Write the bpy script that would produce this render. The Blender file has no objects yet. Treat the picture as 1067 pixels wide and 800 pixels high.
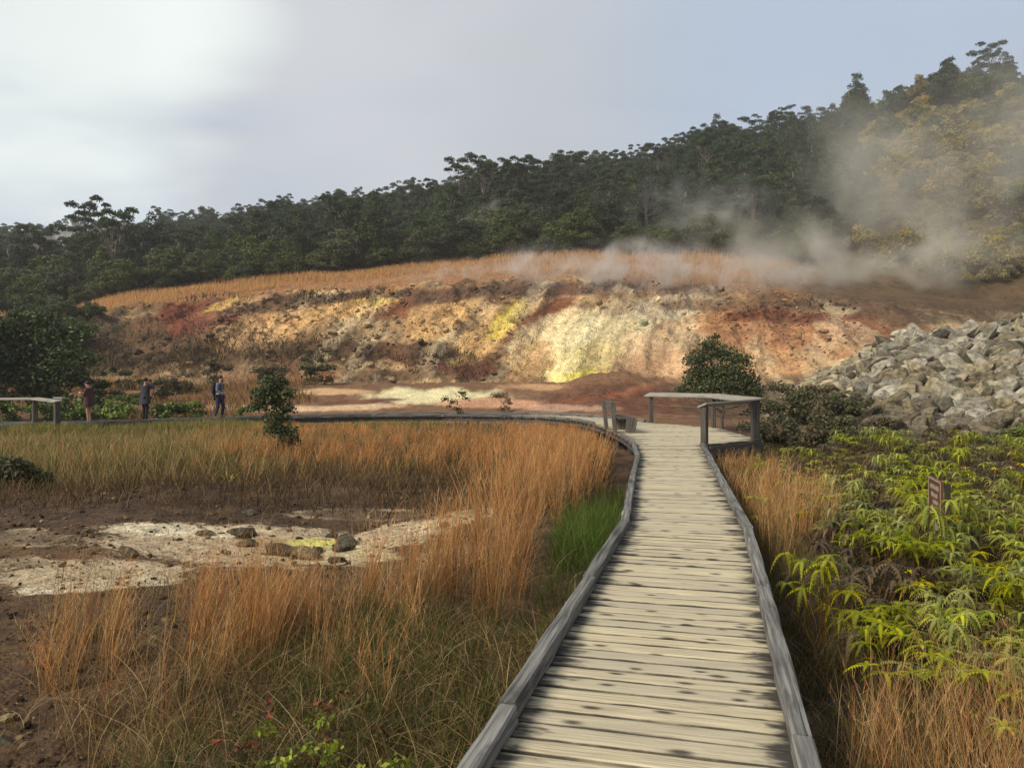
import bpy, bmesh, math, random
import numpy as np
from mathutils import Vector, Matrix

R = math.radians
F, CX, CY, EYE = 830.0, 533.5, 395.0, 1.6      # lens in photo pixels, principal point / horizon, eye height
SC = bpy.context.scene
COL = SC.collection
rng = np.random.default_rng(7)
random.seed(7)

# ------------------------------------------------------------------ basic helpers
def lin(r, g, b):
    c = np.array([r, g, b], float) / 255.0
    return np.where(c <= 0.04045, c / 12.92, ((c + 0.055) / 1.055) ** 2.4)

def smooth(a, b, x):
    t = np.clip((np.asarray(x, float) - a) / (b - a), 0, 1)
    return t * t * (3 - 2 * t)

def at(px, py, d):
    return np.array([d * (px - CX) / F, d, EYE - d * (py - CY) / F])

def hash3(ix, iy, iz, seed):
    h = (ix * 374761393 + iy * 668265263 + iz * 2147483647 + seed * 1274126177) & 0xFFFFFFFF
    h = ((h ^ (h >> 13)) * 1274126177) & 0xFFFFFFFF
    h = h ^ (h >> 16)
    return (h & 0xFFFF) / 65535.0

def vnoise(p, seed=0):
    p = np.asarray(p, float)
    i = np.floor(p).astype(np.int64); f = p - i
    f = f * f * (3 - 2 * f)
    out = 0
    for dx in (0, 1):
        for dy in (0, 1):
            for dz in (0, 1):
                w = (f[..., 0] if dx else 1 - f[..., 0]) * (f[..., 1] if dy else 1 - f[..., 1]) * (f[..., 2] if dz else 1 - f[..., 2])
                out = out + w * hash3(i[..., 0] + dx, i[..., 1] + dy, i[..., 2] + dz, seed)
    return out * 2 - 1

def fbm(x, y, z=0.0, scale=1.0, octv=4, seed=0, gain=0.5):
    x, y, z = np.broadcast_arrays(np.asarray(x, float), np.asarray(y, float), np.asarray(z, float))
    p = np.stack([x, y, z], -1) * scale
    a, out = 1.0, 0
    for k in range(octv):
        out = out + a * vnoise(p + 17.3 * k, seed + k)
        p = p * 2.03; a *= gain
    return out

def link(o, parent=None):
    COL.objects.link(o)
    if parent is not None:
        o.parent = parent
    return o

def tag(o, label=None, cat=None, group=None, kind=None):
    if label: o['label'] = label
    if cat: o['category'] = cat
    if group: o['group'] = group
    if kind: o['kind'] = kind
    return o

def empty(name, loc=(0, 0, 0), rz=0.0, **kw):
    o = bpy.data.objects.new(name, None)
    o.empty_display_size = 0.2
    o.location = loc; o.rotation_euler = (0, 0, rz)
    link(o)
    return tag(o, **kw)

def mesh_data(name, v, f, mat, col=None, uv=None, shade=False, attrs=None):
    """v Nx3, f MxK array or list of such arrays"""
    v = np.asarray(v, np.float32)
    fl = [np.asarray(a, np.int32) for a in (f if isinstance(f, list) else [f]) if len(a)]
    me = bpy.data.meshes.new(name)
    me.vertices.add(len(v)); me.vertices.foreach_set('co', v.ravel())
    loops = np.concatenate([a.ravel() for a in fl])
    sizes = np.concatenate([np.full(len(a), a.shape[1], np.int32) for a in fl])
    starts = np.concatenate([[0], np.cumsum(sizes)[:-1]]).astype(np.int32)
    me.loops.add(len(loops)); me.loops.foreach_set('vertex_index', loops)
    me.polygons.add(len(sizes)); me.polygons.foreach_set('loop_start', starts)
    me.update(calc_edges=True)
    if col is not None:
        c = np.ones((len(v), 4), np.float32); c[:, :3] = col
        a = me.color_attributes.new('Col', 'FLOAT_COLOR', 'POINT'); a.data.foreach_set('color', c.ravel())
    if uv is not None:
        u = me.uv_layers.new(name='UVMap'); u.data.foreach_set('uv', np.asarray(uv, np.float32)[loops].ravel())
    for k, val in (attrs or {}).items():
        a = me.attributes.new(k, 'FLOAT', 'POINT'); a.data.foreach_set('value', np.asarray(val, np.float32))
    me.polygons.foreach_set('use_smooth', np.full(len(sizes), bool(shade)))
    for m in (mat if isinstance(mat, (list, tuple)) else [mat]):
        me.materials.append(m)
    me.validate()
    return me

def mobj(name, me, parent=None):
    return link(bpy.data.objects.new(name, me), parent)

class MB:
    """gathers shapes for one mesh object"""
    def __init__(s): s.v, s.f, s.c, s.u, s.n = [], {}, [], [], 0
    def add(s, v, f, col=(1, 1, 1), uv=None):
        v = np.asarray(v, float).reshape(-1, 3); f = np.asarray(f)
        s.v.append(v); s.f.setdefault(f.shape[1], []).append(f + s.n)
        s.c.append(np.broadcast_to(np.asarray(col, float), (len(v), 3)))
        s.u.append(np.zeros((len(v), 2)) if uv is None else np.asarray(uv, float))
        s.n += len(v)
    def beam(s, p0, p1, w, h, up=(0, 0, 1), jit=0.0, seg=1, col=(1, 1, 1), taper=1.0):
        """a timber from p0 to p1: chamfered section, grain coordinates along its length"""
        p0, p1, up = np.array(p0, float), np.array(p1, float), np.array(up, float)
        t = p1 - p0; L = np.linalg.norm(t); t = t / L
        sx = np.cross(t, up); sx /= np.linalg.norm(sx); u = np.cross(sx, t)
        c = min(w, h) * 0.10
        prof = [(-w/2+c, -h/2), (w/2-c, -h/2), (w/2, -h/2+c), (w/2, h/2-c), (w/2-c, h/2), (-w/2+c, h/2), (-w/2, h/2-c), (-w/2, -h/2+c)]
        per = np.cumsum([0] + [math.dist(prof[i], prof[(i+1) % 8]) for i in range(7)])
        off = rng.uniform(0, 50)
        V, U = [], []
        for k in range(seg + 1):
            q = p0 + t * L * k / seg
            tp = 1 + (taper - 1) * k / seg
            for (a, b), pr in zip(prof, per):
                j = rng.normal(0, jit, 2) if jit else (0, 0)
                V.append(q + sx * (a * tp + j[0]) + u * (b * tp + j[1])); U.append((off + L * k / seg, off + pr))
        f4 = [(k*8+i, k*8+(i+1) % 8, (k+1)*8+(i+1) % 8, (k+1)*8+i) for k in range(seg) for i in range(8)]
        n0 = s.n
        s.add(V, f4, col, U)
        s.f.setdefault(8, []).append(np.array([[n0 + i for i in range(7, -1, -1)], [n0 + seg*8 + i for i in range(8)]]))
    def tube(s, pts, rad, sides=6, col=(1, 1, 1)):
        pts = np.asarray(pts, float); rad = np.broadcast_to(rad, (len(pts),))
        V = []
        for k, p in enumerate(pts):
            t = pts[min(k+1, len(pts)-1)] - pts[max(k-1, 0)]; t = t / (np.linalg.norm(t) + 1e-9)
            a = np.cross(t, (0.31, 0.95, 0.05) if abs(t[1]) < 0.9 else (1, 0, 0)); a /= np.linalg.norm(a); b = np.cross(t, a)
            for i in range(sides):
                an = 2 * math.pi * i / sides
                V.append(p + rad[k] * (math.cos(an) * a + math.sin(an) * b))
        f = [(k*sides+i, k*sides+(i+1) % sides, (k+1)*sides+(i+1) % sides, (k+1)*sides+i) for k in range(len(pts)-1) for i in range(sides)]
        uv = [(k * 0.3, i * 0.05) for k in range(len(pts)) for i in range(sides)]
        s.add(V, f, col, uv)
        n0 = s.n - len(V)
        s.f.setdefault(sides, []).append(np.array([[n0 + (len(pts)-1)*sides + i for i in range(sides)]]))
    def ball(s, c, r, col=(1, 1, 1), nu=10, nv=7):
        c = np.array(c, float); r = np.broadcast_to(r, (3,))
        V = [c + r * np.array([math.sin(math.pi*j/nv)*math.cos(2*math.pi*i/nu), math.sin(math.pi*j/nv)*math.sin(2*math.pi*i/nu), math.cos(math.pi*j/nv)]) for j in range(nv+1) for i in range(nu)]
        f = [(j*nu+i, (j+1)*nu+i, (j+1)*nu+(i+1) % nu, j*nu+(i+1) % nu) for j in range(nv) for i in range(nu)]
        s.add(V, f, col)
    def data(s, name, mat, shade=False):
        return mesh_data(name, np.concatenate(s.v), [np.concatenate(a) for a in s.f.values()], mat, np.concatenate(s.c), np.concatenate(s.u), shade)
    def build(s, name, mat, parent=None, shade=False):
        return mobj(name, s.data(name, mat, shade), parent)

# ------------------------------------------------------------------ materials
class NT:
    def __init__(s, name):
        s.m = bpy.data.materials.new(name); s.m.use_nodes = True
        s.t = s.m.node_tree; s.t.nodes.clear()
        s.out = s.n('ShaderNodeOutputMaterial')
    def n(s, typ, **kw):
        nd = s.t.nodes.new(typ)
        for k, v in kw.items():
            if k.startswith('_'): setattr(nd, k[1:], v)
            else:
                key = int(k[1:]) if k[0] == 'i' and k[1:].isdigit() else k.replace('__', ' ')
                s.set(nd, key, v)
        return nd
    def set(s, nd, key, v):
        sock = nd.inputs[key]
        if isinstance(v, bpy.types.NodeSocket): s.t.links.new(v, sock)
        elif isinstance(v, bpy.types.Node): s.t.links.new(v.outputs[0], sock)
        else:
            if sock.type == 'RGBA' and len(v) == 3: v = (*v, 1)
            sock.default_value = v
    def math(s, op, a, b=0.0, c=None):
        nd = s.n('ShaderNodeMath', _operation=op, i0=a, i1=b)
        if c is not None: s.set(nd, 2, c)
        return nd.outputs[0]
    def mix(s, fac, a, b, blend='MIX'):
        nd = s.n('ShaderNodeMix', _data_type='RGBA', _blend_type=blend)
        s.set(nd, 0, fac); s.set(nd, 6, a); s.set(nd, 7, b)
        return nd.outputs[2]
    def noise(s, vec, scale, detail=4, rough=0.55, dist=0.0):
        nd = s.n('ShaderNodeTexNoise', Scale=scale, Detail=detail, Roughness=rough, Distortion=dist)
        if vec is not None: s.set(nd, 'Vector', vec)
        return nd.outputs[0]
    def ramp(s, fac, a, b, lo=0.0, hi=1.0):
        nd = s.n('ShaderNodeMapRange', _interpolation_type='SMOOTHSTEP', i0=fac, i1=a, i2=b, i3=lo, i4=hi)
        return nd.outputs[0]
    def attr(s, name): return s.n('ShaderNodeAttribute', _attribute_name=name)
    def scalev(s, vec, sc):
        nd = s.n('ShaderNodeVectorMath', _operation='MULTIPLY', i0=vec, i1=sc); return nd.outputs[0]
    def obj(s): return s.n('ShaderNodeTexCoord').outputs['Object']
    def pos(s): return s.n('ShaderNodeNewGeometry').outputs['Position']
    def bump(s, h, strength=0.5, dist=0.02, normal=None):
        nd = s.n('ShaderNodeBump', Strength=strength, Distance=dist, Height=h)
        if normal is not None: s.set(nd, 'Normal', normal)
        return nd.outputs[0]
    def principled(s, color, rough=0.8, normal=None, spec=0.3):
        p = s.n('ShaderNodeBsdfPrincipled', Base__Color=color, Roughness=rough)
        s.set(p, 'Specular IOR Level', spec)
        if normal is not None: s.set(p, 'Normal', normal)
        return p
    def finish(s, sh):
        s.t.links.new(sh.outputs[0], s.out.inputs[0]); return s.m

def hsv_vary(k, col, amount_v=0.28, amount_h=0.012):
    rnd = k.n('ShaderNodeObjectInfo').outputs['Random']
    nd = k.n('ShaderNodeHueSaturation', Color=col)
    k.set(nd, 'Value', k.math('MULTIPLY_ADD', rnd, 2.3 * amount_v, 1 - 1.3 * amount_v))
    r2 = k.math('FRACT', k.math('MULTIPLY', rnd, 7.13))
    k.set(nd, 'Hue', k.math('MULTIPLY_ADD', r2, 2 * amount_h, 0.5 - amount_h))
    k.set(nd, 'Saturation', k.math('MULTIPLY_ADD', k.math('FRACT', k.math('MULTIPLY', rnd, 3.77)), 0.5, 0.75))
    return nd.outputs[0]

def leaf_mat(name, col, vary=True, trans=0.35, rough=0.6):
    k = NT(name)
    c = k.mix(1.0, k.attr('Col').outputs[0], col, 'MULTIPLY')
    if vary: c = hsv_vary(k, c)
    p = k.principled(c, rough, spec=0.25)
    t = k.n('ShaderNodeBsdfTranslucent', Color=c)
    mx = k.n('ShaderNodeMixShader', i0=trans)
    k.t.links.new(p.outputs[0], mx.inputs[1]); k.t.links.new(t.outputs[0], mx.inputs[2])
    return k.finish(mx)

def wood_mat(name, light, dark, stain=0.5):
    k = NT(name)
    uv = k.n('ShaderNodeUVMap', _uv_map='UVMap').outputs[0]
    grain = k.noise(k.scalev(uv, (1.6, 46, 1)), 1.0, 5, 0.6)
    big = k.noise(k.scalev(uv, (1.4, 7, 1)), 1.0, 4, 0.6)
    crack = k.noise(k.scalev(uv, (0.9, 70, 1)), 1.0, 2, 0.5)
    c = k.mix(k.ramp(grain, 0.3, 0.72), dark, light)
    c = k.mix(k.ramp(big, 0.50, 0.72, 0, stain), c, tuple(np.array(dark) * 0.35))
    c = k.mix(k.ramp(crack, 0.66, 0.74, 0, 0.75), c, tuple(np.array(dark) * 0.2))
    c = k.mix(1.0, k.attr('Col').outputs[0], c, 'MULTIPLY')
    h = k.math('SUBTRACT', grain, k.ramp(crack, 0.62, 0.74, 0, 1.0))
    return k.finish(k.principled(c, 0.85, k.bump(h, 0.6, 0.006), 0.2))

def plain_mat(name, col, rough=0.8, var=0.25, scale=8.0, bump=0.2):
    k = NT(name)
    n = k.noise(k.obj(), scale, 5, 0.6)
    c = k.mix(k.ramp(n, 0.3, 0.7), tuple(np.array(col) * (1 - var)), tuple(np.clip(np.array(col) * (1 + var), 0, 1)))
    return k.finish(k.principled(c, rough, k.bump(n, bump, 0.01), 0.3))

def soil_mat(name, fine=1.0, bump=0.6, bdist=0.06, contrast=0.55, crust=False):
    """ground coloured by its own mineral colour attribute, broken up by grit and pebble noise"""
    k = NT(name)
    p = k.pos()
    col = k.attr('Col').outputs[0]
    n1 = k.noise(p, 9 * fine, 6, 0.65); n2 = k.noise(p, 38 * fine, 4, 0.6); n3 = k.noise(p, 1.7 * fine, 5, 0.6)
    if crust:
        n0 = k.noise(k.scalev(p, (1, 1.6, 1)), 2.6, 8, 0.7); n00 = k.noise(k.scalev(p, (.6, 1.5, 1)), 14, 5, .7)
        mm = k.math('ADD', k.attr('crust_mask').outputs['Fac'], k.math('ADD', k.math('MULTIPLY_ADD', n0, 1.7, -.85), k.math('MULTIPLY_ADD', n00, .9, -.45)))
        col = k.mix(k.ramp(mm, .38, .66), col, k.attr('Crust').outputs[0])
    vor = k.n('ShaderNodeTexVoronoi', Vector=p, Scale=16 * fine, Randomness=1.0)
    peb = k.ramp(vor.outputs[0], 0.05, 0.45)
    g = k.math('ADD', k.math('MULTIPLY', n1, 0.5), k.math('ADD', k.math('MULTIPLY', n2, 0.25), k.math('MULTIPLY', n3, 0.25)))
    f = k.ramp(g, 0.32, 0.68, 1 - contrast, 1 + contrast)
    c = k.n('ShaderNodeVectorMath', _operation='SCALE', i0=col); k.set(c, 'Scale', f)
    tint = k.mix(k.ramp(n3, 0.4, 0.65, 0, 0.22), c.outputs[0], (0.16, 0.10, 0.055))
    h = k.math('ADD', g, k.math('MULTIPLY', peb, -0.25))
    return k.finish(k.principled(tint, 0.95, k.bump(h, bump, bdist), 0.12))

M = {}
M['deck'] = None
def build_deck_mat():
    k = NT('weathered_deck_planks')
    uv = k.n('ShaderNodeUVMap', _uv_map='UVMap').outputs[0]          # u across the walk, v along it (per plank offset)
    rnd = k.attr('rnd').outputs['Fac']; edge = k.attr('edge').outputs['Fac']
    grain = k.noise(k.scalev(uv, (2.2, 60, 1)), 1.0, 6, 0.62)
    streak = k.noise(k.scalev(uv, (2.6, 16, 1)), 1.0, 4, 0.6)
    blot = k.noise(k.scalev(uv, (3.0, 9, 1)), 1.0, 4, 0.6)
    base = k.mix(k.ramp(grain, 0.30, 0.72), (0.29, 0.245, 0.16), (0.60, 0.525, 0.35))
    base = k.mix(k.ramp(rnd, 0.0, 1.0, 0.05, 0.75), base, (0.34, 0.305, 0.23))
    base = k.mix(k.ramp(streak, 0.52, 0.72, 0, 0.4), base, (0.17, 0.145, 0.11))
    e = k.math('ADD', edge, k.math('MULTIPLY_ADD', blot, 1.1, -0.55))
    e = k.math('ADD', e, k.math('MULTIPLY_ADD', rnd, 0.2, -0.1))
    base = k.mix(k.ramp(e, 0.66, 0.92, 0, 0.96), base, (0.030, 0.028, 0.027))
    sm = k.math('ADD', k.attr('seam').outputs['Fac'], k.math('MULTIPLY_ADD', streak, 1.6, -0.8))
    base = k.mix(k.ramp(sm, 0.62, 1.1, 0, 0.9), base, (0.045, 0.038, 0.031))
    vor = k.n('ShaderNodeTexVoronoi', _voronoi_dimensions='2D', Vector=k.scalev(uv, (3.0, 6.5, 1)), Scale=1.0, Randomness=1.0)
    sel = k.n('ShaderNodeSeparateColor', Color=vor.outputs['Color']).outputs[0]
    kn = k.math('ADD', vor.outputs['Distance'], k.math('MULTIPLY_ADD', grain, 0.25, -0.125))
    knot = k.math('MULTIPLY', k.ramp(kn, 0.04, k.math('MULTIPLY_ADD', sel, 0.22, 0.04), 1, 0), k.ramp(sel, 0.55, 0.58))
    base = k.mix(k.math('MULTIPLY', knot, 0.88), base, (0.022, 0.018, 0.014))
    h = k.math('SUBTRACT', grain, k.math('MULTIPLY', knot, 0.4))
    return k.finish(k.principled(base, 0.82, k.bump(h, 0.7, 0.006), 0.25))

M['deck'] = build_deck_mat()
M['kerb'] = wood_mat('grey_kerb_timber', (0.215, 0.21, 0.195), (0.06, 0.058, 0.055), 0.8)
M['rail'] = wood_mat('silvery_rail_timber', (0.36, 0.335, 0.285), (0.15, 0.138, 0.118), 0.35)
M['post'] = wood_mat('dark_post_timber', (0.11, 0.10, 0.085), (0.04, 0.036, 0.03), 0.5)
M['bench'] = wood_mat('brown_bench_timber', (0.16, 0.145, 0.12), (0.06, 0.052, 0.043), 0.4)
M['wire'] = plain_mat('steel_cable', (0.20, 0.19, 0.18), 0.5)
M['ground'] = soil_mat('volcanic_soil', 1.0, 0.9, 0.07, 0.7, True)
M['bank'] = soil_mat('mineral_crust', 0.24, 0.9, 0.5, 0.5)
M['hill'] = soil_mat('forest_floor', 0.1, 0.6, 0.5)
M['bark'] = plain_mat('grey_bark', (0.11, 0.09, 0.07), 0.9, 0.4, 3)
M['grass'] = leaf_mat('dry_grass_blades', (1, 1, 1), False, 0.45, 0.7)
M['leaf'] = leaf_mat('forest_leaves', (1, 1, 1), True, 0.25)
M['leaf1'] = leaf_mat('shrub_leaves', (1, 1, 1), False, 0.3, 0.5)
M['fern'] = leaf_mat('fern_fronds', (1, 1, 1), True, 0.4, 0.55)

def build_rock_mat():
    k = NT('pale_weathered_rock')
    o = k.obj(); rnd = k.n('ShaderNodeObjectInfo').outputs['Random']
    v = k.n('ShaderNodeVectorMath', _operation='ADD', i0=o); k.set(v, 1, k.n('ShaderNodeCombineXYZ', i0=k.math('MULTIPLY', rnd, 37.0)).outputs[0])
    n1 = k.noise(v.outputs[0], 2.2, 7, 0.62); n2 = k.noise(v.outputs[0], 9, 5, 0.65); n3 = k.noise(v.outputs[0], 1.1, 3)
    c = k.mix(k.ramp(n1, 0.32, 0.66), (0.13, 0.118, 0.092), (0.41, 0.375, 0.29))
    c = k.mix(k.ramp(n3, 0.52, 0.68, 0, 0.4), c, (0.32, 0.30, 0.19))
    c = k.mix(k.ramp(n2, 0.55, 0.72, 0, 0.6), c, (0.09, 0.08, 0.065))
    c = k.mix(1.0, c, k.attr('Col').outputs[0], 'MULTIPLY')
    hs = k.n('ShaderNodeHueSaturation', Color=c); k.set(hs, 'Value', k.math('MULTIPLY_ADD', rnd, 0.6, 0.56))
    h = k.math('ADD', n1, k.math('MULTIPLY', n2, 0.5))
    return k.finish(k.principled(hs.outputs[0], 0.92, k.bump(h, 0.9, 0.12), 0.2))
M['rock'] = build_rock_mat()

# ------------------------------------------------------------------ terrain profiles (columns are bearings from the viewpoint)
BPX   = [-400, -150,  50, 100, 200, 300, 400, 520, 600, 700, 800, 900, 1000, 1150, 1400]
FOOTY = [ 398,  398, 396, 394, 391, 396, 401, 404, 404, 406, 405, 398,  385,  372, 360]
TOPY  = [ 350,  342, 333, 325, 312, 303, 299, 290, 288, 293, 302, 316,  322,  322, 320]
GRAY  = [ 340,  335, 326, 316, 300, 291, 281, 269, 266, 265, 270, 292,  312,  312, 310]
FOOTD = [  62,   62,  62,  62,  62,  62,  63,  63,  62,  61,  60,  58,   56,   56,  56]
TOPD  = [  78,   78,  80,  81,  83,  84,  84,  83,  83,  83,  82,  78,   74,   72,  72]
GRAD  = [  92,   92,  94,  95,  97,  98, 100, 100, 100, 100,  98,  90,   84,   82,  82]
HPX   = [-700, -400,   0, 100, 200, 300, 400, 500, 600, 700, 750, 800, 850, 900, 950, 1000, 1067, 1300, 1700]
SKYY  = [ 278,  262, 243, 239, 227, 215, 205, 190, 174, 152, 131, 122, 103,  83,  73,   60,   50,   12,   -5]
RIDGD = [ 275,  270, 262, 256, 250, 244, 238, 228, 216, 204, 198, 192, 186, 180, 176,  173,  168,  160,  155]

def bank_cols(px):
    i = lambda t: np.interp(px, BPX, t)
    return i(FOOTY), i(TOPY), i(GRAY), i(FOOTD), i(TOPD), i(GRAD)

def zat(py, d): return EYE - (py - CY) * d / F

def bank_z(px, d):
    fy, ty, gy, fd, td, gd = bank_cols(px)
    fz, tz, gz_ = zat(fy, fd), zat(ty, td), zat(gy, gd)
    t = np.clip((d - fd) / (td - fd), 0, 1)
    s = 0.62 * t + 0.38 * smooth(0, 1, t)                    # slightly S shaped face
    a = fz + (tz - fz) * s
    t2 = np.clip((d - td) / (gd - td), 0, 1)
    b = tz + (gz_ - tz) * t2
    return np.where(d < fd, fz - (fd - d) * 0.4, np.where(d < td, a, b))

def hill_z(px, d):
    fy, ty, gy, fd, td, gd = bank_cols(px)
    z0 = zat(gy, gd)
    ry = np.interp(px, HPX, SKYY); rd = np.interp(px, HPX, RIDGD)
    z1 = zat(ry, rd) - 9.0
    t = np.clip((d - gd) / (rd - gd), 0, 1.0)
    s = t ** 0.92
    z = z0 + (z1 - z0) * s
    z = np.where(d > rd, z1 - (d - rd) * 0.25, z)
    x = d * (px - CX) / F
    return z + fbm(x, d, scale=0.03, octv=3, seed=5) * 3.0 * smooth(0, 0.15, t)

RPX = [780, 800, 830, 850, 900, 930, 1000, 1067, 1200, 1400, 1700]
RCY = [448, 438, 416, 403, 377, 366, 358, 350, 328, 314, 314]
def mound(x, y):
    px = CX + F * x / np.maximum(y, 1.0)
    cy = np.interp(px, RPX, RCY); zc = zat(cy, 42.0)
    t = np.clip((y - 26) / 16.0, 0, 1)
    up = t * 0.75 + 0.25 * smooth(0, 1, t)
    dn = 1 - smooth(43, 54, y)
    return (zc + 0.6) * up * dn * smooth(775, 815, px) * (y > 5)

def gz(x, y):
    x = np.asarray(x, float); y = np.asarray(y, float)
    z = -0.50 + 1.75 * smooth(37, 63, y) + 0.07 * fbm(x, y, scale=0.5, octv=3, seed=3) + 0.03 * fbm(x, y, scale=2.2, octv=3, seed=9)
    z = z + mound(x, y)
    px = CX + F * x / np.maximum(y, 1.0)
    farz = smooth(36, 44, y)
    z = z + (1.35 + .5 * fbm(x, y, scale=.28, octv=4, seed=63)) * np.exp(-(((px - 640) / 62) ** 2 + ((y - 50) / 5.5) ** 2)) * (y > 5) + farz * .13 * fbm(x, y, scale=.7, octv=4, seed=64)     # low red hump behind the walk
    # a shallow scoop round the fumarole crust and a lumpy lip beyond it
    z = z + 0.16 * np.exp(-(((x + 4.0) / 5.5) ** 2 + ((y - 14.2) / 1.0) ** 2))
    z = z - 0.05 * np.exp(-(((x + 4.0) / 3.5) ** 2 + ((y - 10.0) / 2.0) ** 2))
    return z

# colour patches: (px, py, rx, ry, tilt deg, sRGB, strength)
BANK_BLOBS = [
 (60,360,90,45,0,(62,58,42),.95),(192,322,74,13,-22,(102,54,40),1),(212,338,64,12,-20,(112,62,46),.95),(150,342,30,14,-15,(100,74,54),.8),
 (165,368,100,22,0,(84,66,48),.95),(255,346,40,16,-25,(180,146,104),.9),(318,332,70,20,-8,(196,156,106),.95),
 (300,318,80,7,-8,(84,66,50),.85),(232,318,34,5,-18,(196,160,84),.8),(350,310,80,6,-3,(88,70,54),.8),
 (385,316,38,9,-6,(212,180,84),1),(345,334,40,16,-20,(212,172,116),.85),(412,322,30,9,-22,(134,84,54),.95),(438,312,40,8,-20,(112,72,52),.9),
 (380,346,62,15,0,(172,150,114),.8),(455,334,45,20,-20,(204,164,110),.9),(330,368,80,12,0,(98,80,58),.85),
 (430,366,120,13,2,(86,64,48),.95),(480,384,70,12,6,(92,58,44),.95),(400,392,100,9,0,(96,76,56),.9),(300,392,60,10,0,(140,98,66),.8),
 (505,352,38,18,-30,(208,170,114),.9),(527,334,30,11,-48,(206,182,92),1),(556,338,44,9,-32,(112,64,44),1),(575,322,38,7,-26,(112,66,46),.9),
 (600,300,95,8,-4,(88,68,58),.97),(500,303,80,8,-8,(92,72,58),.95),(400,306,60,5,-3,(84,64,50),.8),(700,300,110,9,0,(120,104,92),.8),
 (590,352,50,22,-28,(222,206,156),.95),(566,350,48,22,-30,(214,194,150),.8),(640,342,60,24,-22,(226,212,166),.95),(610,376,60,18,-12,(226,208,144),.95),(604,392,34,8,-4,(226,212,108),1),
 (556,374,30,22,-25,(196,160,110),.85),(690,322,62,15,-6,(204,190,160),.9),(650,318,40,8,-20,(150,126,96),.7),(700,352,60,20,-12,(216,188,148),.9),(690,380,60,16,0,(206,168,128),.9),
 (760,340,36,26,0,(170,120,80),.85),(735,318,46,8,0,(118,92,70),.8),
 (800,348,60,20,-10,(168,124,88),.9),(850,352,62,22,0,(158,114,80),.9),(800,378,60,16,0,(180,138,96),.9),(858,330,64,8,-2,(108,66,50),.95),(785,328,40,7,-6,(116,66,48),.85),
 (905,345,40,14,0,(134,90,66),.9),(920,320,130,9,2,(86,66,54),.95),(1010,326,150,15,-2,(80,64,50),.97),(930,352,50,14,0,(110,74,56),.9),
]
GROUND_BLOBS = [
 # beyond the boardwalk
 (450,413,78,9,0,(212,202,156),1),(520,420,60,5,0,(186,140,110),.9),(350,425,90,3.5,-2,(200,170,136),.95),(345,408,50,3.5,0,(196,160,120),.9),(380,418,60,2.6,-3,(104,70,54),.95),(330,414,60,2.5,0,(112,80,60),.8),
 (230,424,80,3.0,0,(196,164,132),.8),(130,402,26,3,0,(210,196,150),.7),
 (635,414,84,15,-4,(92,62,48),1),(668,404,34,4,-16,(140,92,66),.7),(640,412,30,2.5,-12,(132,78,56),.7),(600,418,40,2.4,-8,(120,72,52),.7),(690,424,70,10,0,(96,62,46),.9),(590,425,60,4,0,(196,160,136),.6),(560,403,40,4,0,(190,150,110),.7),(760,425,60,14,0,(74,58,44),.9),
 # foreground soils
 (60,545,110,30,0,(70,56,44),.9),(215,528,270,9,1,(62,50,40),.95),
]
CRUST_BLOBS = [
 (250,568,190,27,2,(170,152,124),.95),(90,597,130,17,-2,(168,152,124),.95),(180,552,90,9,2,(206,194,164),.9),(420,556,75,15,-10,(178,160,130),.95),(470,541,60,11,-12,(192,174,140),.95),
 (350,578,80,14,0,(182,168,132),.9),(330,566,46,6,0,(196,190,104),.95),(275,566,30,8,0,(150,124,92),.8),(100,610,120,7,-4,(190,178,150),.7),(30,560,50,12,0,(82,66,50),.8),(25,585,34,7,0,(110,92,72),.8),
 (380,536,100,8,0,(74,58,46),.9),(470,580,50,14,-10,(104,84,62),.7),
]
def blobs(px, py, base, table, seed, warp=1.0):
    col = np.broadcast_to(np.asarray(base), px.shape + (3,)).copy()
    for i, (cx, cy, rx, ry, a, c, w) in enumerate(table):
        ca, sa = math.cos(R(a)), math.sin(R(a))
        dx, dy = px - cx, py - cy
        near = (np.abs(dx) < (rx + ry) * 1.9) & (np.abs(dy) < (rx + ry) * 1.9)
        if not near.any(): continue
        dx, dy = dx[near], dy[near]
        u = (dx * ca + dy * sa) / rx; v = (-dx * sa + dy * ca) / ry
        q = np.sqrt(u * u + v * v)
        q = q + warp * (0.30 * fbm(px[near] / 26, py[near] / 9, i * 3.1, 1, 4, seed) + 0.10 * fbm(px[near] / 7, py[near] / 3, i * 1.7, 1, 3, seed + 40))
        m = (w * (1 - smooth(0.62, 1.12, q)))[:, None]
        col[near] = col[near] * (1 - m) + lin(*c) * m
    return col

def grid_faces(nu, nv):
    i = np.arange(nu - 1)[:, None]; j = np.arange(nv - 1)[None]
    a = (i * nv + j).ravel()
    return np.stack([a, a + nv, a + nv + 1, a + 1], 1)

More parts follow.
